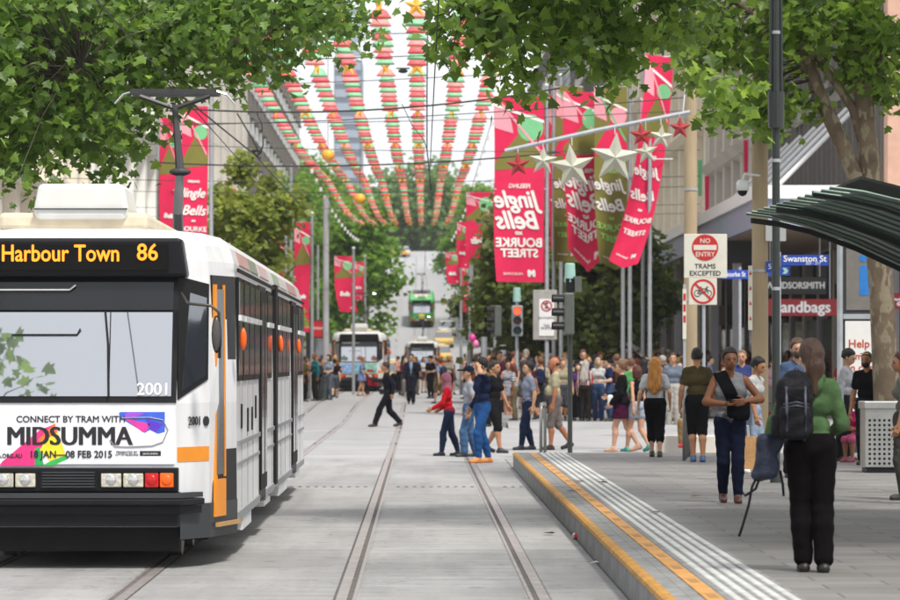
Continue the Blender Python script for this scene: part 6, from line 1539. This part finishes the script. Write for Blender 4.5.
P_('man in glasses, white T-shirt and pale shorts walking right with a paper bag', 752, 474, 361, R(62), WALK(1, .08), '#b5805c', ('short', '#15110f'), ('shirt', '#cfcfce', 'short', .49), ('shorts', '#9fb0c8'), '#d9d9d9', zp=HP, hs=1.04, lean=.12, nod=.15,
   extra=[blob_part('glasses', [cap((-.035, -.105, .935), (.035, -.105, .935), .004)], blk)])
o = tag(MB().prism([(-.15, 0), (.15, 0), (.17, .42), (-.17, .42)], 'y', -.09, .09).build('paper_bag', mat('kraft_paper', '#a87f52', .85, var=.15, bump=.4), None), 'brown paper carrier bag by the man in glasses', 'bag'); o.location = (pX(741, 44), 43.6, HP + .12)
for s in (-.08, .08): MB().tube([(-.06, s, .42), (-.05, s, .56), (.05, s, .56), (.06, s, .42)], .006, 5).build('handle', M_rib, o)
P_('bearded man in blue denim behind the woman in green', 797, 478, 339, R(10), STAND, '#d2a184', ('short', '#4a3524'), ('shirt', '#54698c', 'long', .48), ('trousers', '#2a2a30'), '#222222', zp=HP, beard=True)
P_('man in a white shirt raising one arm beside the charity poster', 844, 461, 349, R(70), dict(feet=[(.05, -.02, 0), (-.05, .03, 0)], wr=[(.10, -.20, .70), (-.14, .0, .48)]), '#caa07e', ('short', '#0e0c0c'), ('shirt', '#c4c6cc', 'long', .49), ('trousers', '#23252c'), '#4a3a30', zp=HP, lean=.08, nod=.3, poleL=(.6, .2, -.6))
P_('man in black with sunglasses on his head behind the bin', 867, 465, 352, R(-30), STAND, '#b07a58', ('buzz', '#1b1512'), ('shirt', '#1b1b1e', 'short', .49), ('trousers', '#23252b'), '#222222', zp=HP, beard=True,
   extra=[blob_part('sunglasses', [cap((-.04, -.055, .985), (.04, -.055, .985), .007)], mat('sunglass_gold', '#c9a03c', .3))])
SIT = dict(feet=[(.05, -.17, 0), (-.05, -.17, 0)], wr=[(.05, -.12, .40), (-.05, -.12, .40)])
def seated(label, x, yf, hm, rz, skin, hair, top, bottom, shoes, Yz=None, **k):
    X, Y, z = at(x, yf, HP); return make_person(label, X, Y, z, hm, rz, SIT, skin, hair, top, bottom, shoes, group=GP, pel=(-.23, .07), kpole=(0, -.6, 1), lean=.15, **k)
seated('person in khaki trousers and red shoes seated on the stone block', 690, 447, 1.6, R(-20), '#b07a58', ('short', '#1a1410'), ('shirt', '#3d4f78', 'short', .48), ('trousers', '#b3905f'), '#b01822')
seated('child in a pink top seated beside the trunk', 856, 462, 1.25, R(-40), '#a06a4c', ('pony', '#2a1a12'), ('shirt', '#cf2f6f', 'short', .48), ('shorts', '#d86a90'), '#7a2a40', female=True)
seated('child in a red cap seated behind the man in glasses', 764, 462, 1.25, R(20), '#c08a68', ('cap', '#8a7a60'), ('shirt', '#a02338', 'short', .48), ('trousers', '#5a2a34'), '#333333')
P_('man in a blue and red T-shirt and sunglasses behind the walking man in grey', 742, 446, 350, R(-15), STAND, '#d09a78', ('buzz', '#6a5a4a'), ('shirt', '#45518a', 'short', .49), ('shorts', '#5a5a5a'), '#333333', zp=HP, wide=1.15, belly=.015,
   extra=[panel('shirt_stripe', cloth('#b03a44'), lambda l: np.maximum(np.abs(l[:, 2] - .70) - .03, l[:, 1]))])
P_('person in a patterned top at the right frame edge with a wristwatch', 903, 500, 352, R(-95), dict(feet=[(.05, 0, 0), (-.05, .02, 0)], wr=[(.13, -.04, .50), (-.15, .02, .48)]), '#b98262', ('short', '#3a2a20'), ('shirt', '#8e8a80', 'elbow', .36), ('trousers', '#5b5850'), '#333333', zp=HP, female=True)
# -- on the crossing, nearest first
P_('person in navy shirt and jeans talking on a phone while crossing', 482, 463, 357, R(-62), dict(feet=[(.05, -.075, 0), (-.045, .085, .0)], wr=[(.075, -.075, .915), (-.13, -.05, .52)]), '#d0a07c', ('short', '#0c0a0a'), ('shirt', '#232f52', 'long', .475), ('slim', '#2f5f9e'), '#c07a3a', poleL=(.9, -.3, -.6), yaw=-.2, nod=.1, wide=.95,
   extra=[blob_part('phone', [rbox((.06, -.045, .925), (.008, .02, .035), .005)], blk)])
P_('woman in a mauve headscarf and red tunic hurrying left', 449, 456, 373, LEFT, dict(feet=[(.04, -.10, 0), (-.04, .10, .005)], wr=[(.12, -.20, .57), (-.12, -.11, .56)]), '#b98058', ('hijab', '#9a5f70'), ('dress', '#d01a26', 'long', .40), ('slim', '#26344f'), '#17171a', female=True, lean=.08)
P_('man in a navy cap and checked shirt walking left', 469, 457, 366, R(-80), dict(feet=[(.05, -.07, 0), (-.05, .08, .0)], wr=[(.15, -.02, .50), (-.15, -.0, .52)]), '#c69372', ('cap', '#1c2436'), ('shirt', '#b9bdc4', 'short', .48), ('trousers', '#4f7198'), '#1a1a1a', wide=1.05)
P_('person in black shorts half hidden behind the phone caller', 494, 453, 360, R(60), WALK(-1, .10), '#c48d6a', ('short', '#221a14'), ('shirt', '#1e1e22', 'short', .48), ('shorts', '#202024'), '#2a2a2e')
P_('young man in grey T-shirt and dark jeans crossing left', 528, 450, 361, R(-75), dict(feet=[(.04, -.10, 0), (-.04, .05, .0)], wr=[(.13, .02, .49), (-.13, .03, .50)]), '#cf9f7c', ('short', '#0d0b0b'), ('shirt', '#9aa0b4', 'short', .49), ('slim', '#1f2b46'), '#1a1a1e', lean=-.03)
P_('stout balding man in cream polo and grey shorts walking left', 555, 450, 357, LEFT, dict(feet=[(.05, -.06, 0), (-.05, .15, .035)], wr=[(.15, -.03, .48), (-.15, .05, .47)]), '#c07c58', ('bald', '#3a2c24'), ('shirt', '#d3cba6', 'short', .47), ('shorts', '#8e827e'), '#2a2420', wide=1.15, belly=.028)
P_('woman in black jacket and plum skirt walking left with a white bag', 622, 452, 360, R(-100), dict(feet=[(.05, -.10, 0), (-.05, .16, .03)], wr=[(.14, -.10, .53), (-.13, -.16, .60)]), '#dba88a', ('bun', '#6a4a30'), ('jacket', '#17171b', 'long', .47), ('skirt', '#4a1636', .17), '#b08a70', female=True, wide=1.1,
   extra=[blob_part('white_bag', [rbox((.06, -.12, .56), (.03, .03, .07), .02)], M_wht)])
P_('woman in a black vest top and pale shorts walking away', 637, 452, 365, R(-140), WALK(1, .13), '#d09c7c', ('bob', '#4a2418'), ('shirt', '#1a1a1e', 'none', .49), ('mini', '#b9c4d2'), '#2f8a80', female=True)
P_('woman with very long blonde hair in white top and black leggings', 655, 457, 357, R(170), dict(feet=[(.035, -.05, 0), (-.055, .07, .0)], wr=[(.17, .0, .50), (-.15, -.02, .52)]), '#d9a684', ('long', '#a06a2a'), ('shirt', '#d6d6da', 'short', .485), ('capri', '#131316'), '#2b2f22', zp=HP, female=True, face=False, wide=1.08)
P_('person in green walking behind the plum skirted woman', 631, 436, 358, R(-160), WALK(-1, .1), '#d8a888', ('short', '#5a3a24'), ('shirt', '#5aa05e', 'short', .48), ('shorts', '#4f5a50'), '#2f8a80')
P_('man in a navy suit and white shirt standing at the far kerb', 583, 423, 350, R(8), STAND, '#d2a080', ('short', '#4a3020'), ('jacket', '#22305c', 'long', .47), ('trousers', '#1d2848'), '#16161a', extra=[panel('shirt_front', M_wht, lambda l: np.maximum(np.maximum(np.abs(l[:, 0]) - .038 * (l[:, 2] - .52) / .3, l[:, 1]), .54 - l[:, 2]), .021)])
P_('blonde person in black jacket with blue and purple leggings', 604, 424, 361, R(60), WALK(1, .09), '#dcb090', ('bun', '#c49a60'), ('jacket', '#1c1c24', 'long', .50), ('slim', '#3f58b4'), '#e0542c', female=True)
P_('man in a grey blue shirt behind the steel rails', 673, 428, 353, R(-5), STAND, '#cf9c7a', ('short', '#3a2c20'), ('shirt', '#7d8798', 'long', .48), ('trousers', '#c4c0b8'), '#333333')
P_('woman in a short silver grey dress facing this way', 508, 420, 361, R(15), dict(feet=[(.03, -.03, 0), (-.03, .02, 0)], wr=[(.13, -.06, .50), (-.10, -.10, .58)]), '#cf9a7a', ('long', '#20140f'), ('shirt', '#a9a9b4', 'none', .50), ('skirt', '#a5a5b2', .14), '#b89070', female=True)
P_('person in a maroon T-shirt deep in the crossing crowd', 499, 418, 352, R(30), STAND, '#c08a68', ('short', '#2a1c16'), ('shirt', '#6e2f48', 'short', .48), ('trousers', '#2b2b36'), '#222222', wide=1.1)
P_('hiker with a dark backpack standing behind the man in cream', 541, 424, 357, R(165), STAND, '#c88f6c', ('short', '#6a4428'), ('shirt', '#c9b79e', 'short', .48), ('shorts', '#4a4a52'), '#333333', extra=backpack('#2c3350', '#2c3350'))
P_('man in a dark suit with a backpack striding left across the tracks', 388, 427, 360, R(-85), dict(feet=[(.04, -.21, .012), (-.04, .17, .03)], wr=[(.13, .06, .50), (-.12, .07, .50)]), '#c08c6c', ('short', '#2a1c16'), ('jacket', '#23232c', 'long', .48), ('trousers', '#1b1b22'), '#3a2a22', lean=.08, extra=backpack('#17171c', '#17171c'))
P_('man in a dark suit with a pale blue tie walking this way', 411, 405, 355, FRONT, WALK(1, .07), '#d0a080', ('short', '#2a1e18'), ('jacket', '#262a38', 'long', .46), ('trousers', '#20232e'), '#16161a',
   extra=[panel('shirt_front', cloth('#a9bfe0'), lambda l: np.maximum(np.maximum(np.abs(l[:, 0]) - .036 * (l[:, 2] - .54) / .28, l[:, 1]), .56 - l[:, 2]), .021)])
P_('woman in a pale blue dress pushing a red pushchair', 361, 396, 357, R(75), dict(feet=[(.04, -.05, 0), (-.04, .06, .01)], wr=[(.10, -.19, .58), (-.10, -.19, .58)]), '#d6a584', ('bun', '#8a5a34'), ('shirt', '#8fa0d0', 'short', .48), ('skirt', '#8f9fd2', .16), '#a07050', female=True, lean=.12)
P_('person in a pink top by the right hand tram', 434, 393, 355, R(10), STAND, '#cf9c7a', ('short', '#5a3a24'), ('shirt', '#e0566a', 'short', .48), ('trousers', '#6a86b8'), '#444444')
P_('worker in an orange vest beyond the walking businessmen', 441, 394, 356, R(-20), STAND, '#c08a68', ('cap', '#e87a28'), ('shirt', '#f05a1c', 'short', .47), ('trousers', '#2e3648'), '#333333')
P_('man in a blue checked shirt and tan shorts with a backpack walking away', 440, 404, 358, R(-130), WALK(1, .12), '#d0a07e', ('short', '#4a3424'), ('shirt', '#8fa4c4', 'short', .48), ('shorts', '#8a7450'), '#333333', extra=backpack('#3a3f50', '#3a3f50'))
P_('woman in white beside the suited man with the tie', 424, 393, 357, R(30), STAND, '#d6a888', ('long', '#3a241a'), ('shirt', '#dcdcdc', 'short', .48), ('skirt', '#2b2b34', .17), '#333333', female=True)
P_('man in a blue T-shirt and dark trousers by the kiosk', 328, 388, 352, R(-20), WALK(1, .06), '#c48d6a', ('short', '#c4bcae'), ('shirt', '#3c5590', 'short', .48), ('trousers', '#20242e'), '#222222')
P_('woman in a white top and jeans left of the green bin', 314, 387, 357, R(-60), WALK(-1, .06), '#d0a07e', ('long', '#3a2a1e'), ('shirt', '#dcd9d6', 'long', .48), ('slim', '#3f66a0'), '#8a6a54', female=True)
P_('person in a pink head covering near the tram rear', 308, 387, 358, R(20), STAND, '#c48d6a', ('hijab', '#e0407a'), ('shirt', '#b44a5a', 'short', .48), ('slim', '#4a3f78'), '#444444', female=True)
P_('person in pale top waiting behind the green bin', 320, 384, 354, R(0), STAND, '#c99a7a', ('short', '#4a3020'), ('shirt', '#d8d4cc', 'short', .48), ('trousers', '#3c4658'), '#333333')
# pushchair
pc = thing('pushchair', 'red pushchair in front of the woman in pale blue', 'pushchair', (pX(374, 150), 150, gz(150)))
for s in (-.22, .22):
    MB().tube([(-.45, s, 1.02), (-.05, s, .55), (.32, s, .12)], .015, 6).build('frame_tube', M_tblk, pc)
    for x in (-.3, .34): MB().cyl((x, s - .02, .11), (x, s + .02, .11), .11, n=14).build('wheel', M_rub, pc)
MB().prism([(-.25, .38), (.2, .38), (.28, .5), (-.1, .55), (-.32, 1.0), (-.4, .96)], 'y', -.2, .2).build('seat', cloth('#b01f30'), pc, bevel=.03)
MB().prism([(-.4, .95), (-.3, 1.12), (-.05, 1.1), (.05, .98), (-.1, 1.02), (-.3, 1.0)], 'y', -.21, .21).build('hood', cloth('#b01f30'), pc, bevel=.02)
for x in (-.3,): MB().tube([(-.05, -.22, .55), (-.3, -.22, .12), (-.3, .22, .12), (-.05, .22, .55)], .012, 6).build('rear_frame', M_tblk, pc)

# -- the crowd beyond the crossing: a dozen figures, each copied with its own colours and place
protos = []
for i in range(10):
    fem = i % 2 == 1; hs = ['short', 'long', 'short', 'bob', 'buzz', 'pony', 'short', 'bun', 'cap', 'long'][i]
    pose = [STAND, WALK(1, .08), WALK(-1, .1), dict(STAND, wr=[(.08, -.15, .62), (-.15, 0, .48)]), dict(STAND, wr=[(.14, .0, .48), (-.06, -.15, .66)])][i % 5]
    bt = [('trousers', '#2a2d36'), ('skirt', '#2a2d36', .16), ('shorts', '#2a2d36'), ('slim', '#2a2d36'), ('trousers', '#2a2d36')][i % 5]
    r_, K = make_person('proto', 0, 0, 0, 1.7 - .08 * fem, 0, pose, SK[i % 5], (hs, '#2a1c14'), ('shirt', '#777777', ['short', 'none', 'short', 'short', 'long'][i % 5], .48), bt, '#26262a', vox=.0155, female=fem, face=False, yaw=rng.uniform(-.5, .5), lean=rng.uniform(-.03, .06))
    protos.append((r_, fem, hs))
CN = [('maroon', '#6e2436'), ('white', '#d8d8d6'), ('navy', '#26345c'), ('black', '#1b1b1f'), ('grey', '#85868c'), ('pale blue', '#8fa8cf'), ('red', '#c22a30'), ('orange', '#e8652a'), ('pink', '#dd7a94'), ('olive', '#666039'), ('teal', '#2f7f86'), ('cream', '#b5a98c'), ('purple', '#62407e'), ('mustard', '#8a6a2c'), ('sky blue', '#5f95d0'), ('charcoal', '#3a3a40')]
HN = [('black', '#100d0c'), ('dark brown', '#2e1e15'), ('light brown', '#6e4a2c'), ('blonde', '#b48a50'), ('grey', '#9a948c'), ('auburn', '#5a2616')]
BN = ['#23262f', '#3f5478', '#1b1b1f', '#7a6c54', '#4a4c50', '#6d7480', '#2a2624', '#8d8a84']
SP = {'short': 'short {} hair', 'long': 'long {} hair', 'bob': 'bobbed {} hair', 'buzz': 'cropped {} hair', 'pony': '{} ponytail', 'bun': '{} hair in a bun', 'cap': '{} cap'}
used = set()
spots = []
def where(px_, Y):
    if px_ < 345: return 'near the red kiosk'
    if px_ < 452: return 'by the far tram'
    if px_ < 505: return 'left of red light'
    if px_ < 548: return 'by the flagpoles'
    if px_ < 615: return 'behind grey signal'
    if px_ < 690: return 'below the red flags'
    if px_ < 760: return 'between tan poles'
    return 'under the shop signs'
n_try = 0
while len(spots) < 254 and n_try < 40000:
    n_try += 1
    Y = 92 + 50 * rng.random() ** 1.2; q = rng.random()
    x = rng.uniform(440, 705) if q < .80 else (rng.uniform(430, 500) if q < .86 else (rng.uniform(700, 850) if q < .95 else rng.uniform(300, 336)))
    X = pX(x, Y)
    if .86 < q < .90: x = rng.uniform(398, 455); Y = rng.uniform(126, 172); X = pX(x, Y)
    if x < 350: Y = rng.uniform(124, 160); X = pX(x, Y)
    elif (X < 1.75 and not (.86 < q < .90)) or 2.15 < X < 2.6: continue
    if any((X - a) ** 2 + (Y - b) ** 2 < .20 for a, b, _ in spots): continue
    spots.append((X, Y, x))
bag_v, bag_q = grow([rbox((-.115, .03, .50), (.028, .05, .065), .022), cap((-.10, .03, .56), (-.06, .01, .80), .006)], .012, .01)
pk_v, pk_q = grow([rbox((0, .10, .70), (.07, .045, .10), .03), rbox((0, .14, .66), (.05, .022, .05), .02)], .013, .01)
bags = {}
for nm, v, q in (('shoulder_bag', bag_v, bag_q), ('backpack', pk_v, pk_q)):
    for c in ('#1d1d22', '#5a3420', '#2a3a5a'):
        me = mesh_np(nm, v * 1.66, q, True); me.materials.append(cloth(c)); bags[(nm, c)] = me
first = {}
for n, (X, Y, x) in enumerate(spots):
    k = int(rng.integers(len(protos))); src, fem, hs = protos[k]
    if k not in first: root = src; first[k] = True; kids = list(src.children)
    else:
        root = src.copy(); COL.objects.link(root); kids = []
        for ch in src.children: c = ch.copy(); COL.objects.link(c); c.parent = root; kids.append(c)
    z = gz(Y) + (.15 if X > 2.35 else 0)
    root.location = (X, Y, z); root.rotation_euler = (0, 0, rng.choice([0, math.pi, LEFT, RIGHT], p=[.3, .3, .2, .2]) + rng.normal(0, .35)); s = rng.uniform(.95, 1.09); root.scale = (s, s, s)
    for _ in range(60):
        c = CN[int(rng.integers(len(CN)))]; hn = HN[int(rng.choice(6, p=[.27, .32, .18, .07, .07, .09]))]
        st_ = rng.random() < .28; lab = f'person in {"striped " if st_ else ""}{c[0]} top with ' + SP[hs].format(hn[0]) + ' ' + where(x, Y)
        if lab not in used: break
    if rng.random() < .38:
        kk_ = list(bags)[int(rng.integers(len(bags)))]; b_ = bpy.data.objects.new(kk_[0], bags[kk_]); COL.objects.link(b_); b_.parent = root
    used.add(lab); tag(root, lab, 'person', 'people in the crowd beyond the crossing'); root['label'] = lab
    bc = BN[int(rng.integers(len(BN)))]
    for o, m in [(root, skinm(SK[int(rng.integers(5))]))] + [(c_, (striped(c[1], '#d8d8d2' if c[0] not in ('white', 'cream') else '#38425c', rng.random() < .3) if st_ else cloth(c[1])) if c_.name.startswith(('shirt',)) else (cloth(bc) if c_.name.startswith(('trousers', 'skirt', 'shorts')) else (haird(hn[1]) if c_.name.startswith('hair') else (cloth(hn[1]) if c_.name.startswith('cap') else None)))) for c_ in kids]:
        if m: o.material_slots[0].link = 'OBJECT'; o.material_slots[0].material = m
for k in range(len(protos)):
    if k not in first:
        for ch in list(protos[k][0].children): bpy.data.objects.remove(ch)
        bpy.data.objects.remove(protos[k][0])

# farther back the crowd reads as one mass of heads and shoulders: one mesh
far_p = []
for i, (pose, slv, bt, hs) in enumerate([(STAND, 'short', ('trousers', '#2a2d36'), 'short'), (WALK(1, .08), 'short', ('shorts', '#2a2d36'), 'short'), (STAND, 'none', ('slim', '#2a2d36'), 'long'), (WALK(-1, .09), 'long', ('trousers', '#2a2d36'), 'bob')]):
    K = skeleton(**pose, female=i > 1); spec = dict(skin=SK[0], hair=(hs, '#2a1c14'), top=('shirt', '#777777', slv, .48), bottom=bt, shoes=None, face=False)
    far_p.append([(nm, v, q) for nm, v, q, m in person_parts(K, spec, .024, .012)])
slots = {}; cv = []; cf = []; ci = []; off_ = 0
def slot(m): return slots.setdefault(m.name, len(slots))
for n in range(470):
    q_ = rng.random(); Y = rng.uniform(116, 215); x = rng.uniform(440, 720) if q_ < .8 else rng.uniform(700, 860)
    X = pX(x, Y)
    if X < 2.7 or X > 13.2: continue
    a = rng.uniform(0, 6.28); c, s_ = math.cos(a), math.sin(a); Hm = rng.uniform(1.58, 1.86); M = np.array([[c, -s_, 0], [s_, c, 0], [0, 0, 1]])
    tm = cloth(CN[int(rng.integers(len(CN)))][1]); sm_ = skinm(SK[int(rng.integers(5))]); bm__ = cloth(BN[int(rng.integers(len(BN)))]); hm2 = haird(HN[int(rng.integers(len(HN)))][1])
    for nm, v, f in far_p[int(rng.integers(4))]:
        m = sm_ if nm == 'person' else (tm if nm == 'shirt' else (hm2 if nm == 'hair' else bm__))
        cv.append((v * Hm) @ M.T + np.array((X, Y, gz(Y) + .15))); cf.append(f + off_); ci.append(np.full(len(f), slot(m), np.int32)); off_ += len(v)
me = mesh_np('crowd', np.concatenate(cv), np.concatenate(cf), True)
for nm in slots: me.materials.append(MATS[nm])
me.polygons.foreach_set('material_index', np.concatenate(ci))
o = bpy.data.objects.new('crowd', me); COL.objects.link(o); o['kind'] = 'stuff'
# ------------------------------------------------------------------ summer haze over the street
hm_ = bpy.data.materials.new('haze_air'); hm_.use_nodes = True; nt = hm_.node_tree
for n in list(nt.nodes): nt.nodes.remove(n)
out = nt.nodes.new('ShaderNodeOutputMaterial'); pv = nt.nodes.new('ShaderNodeVolumePrincipled')
pv.inputs['Color'].default_value = (.95, .97, 1, 1); pv.inputs['Density'].default_value = .00012; pv.inputs['Anisotropy'].default_value = .2
nt.links.new(pv.outputs[0], out.inputs['Volume'])
tag(MB().bx(-200, 200, -40, 1262, -1.2, 112).build('haze', hm_), kind='stuff')
scene.cycles.volume_step_rate = 4; scene.cycles.volume_bounces = 1
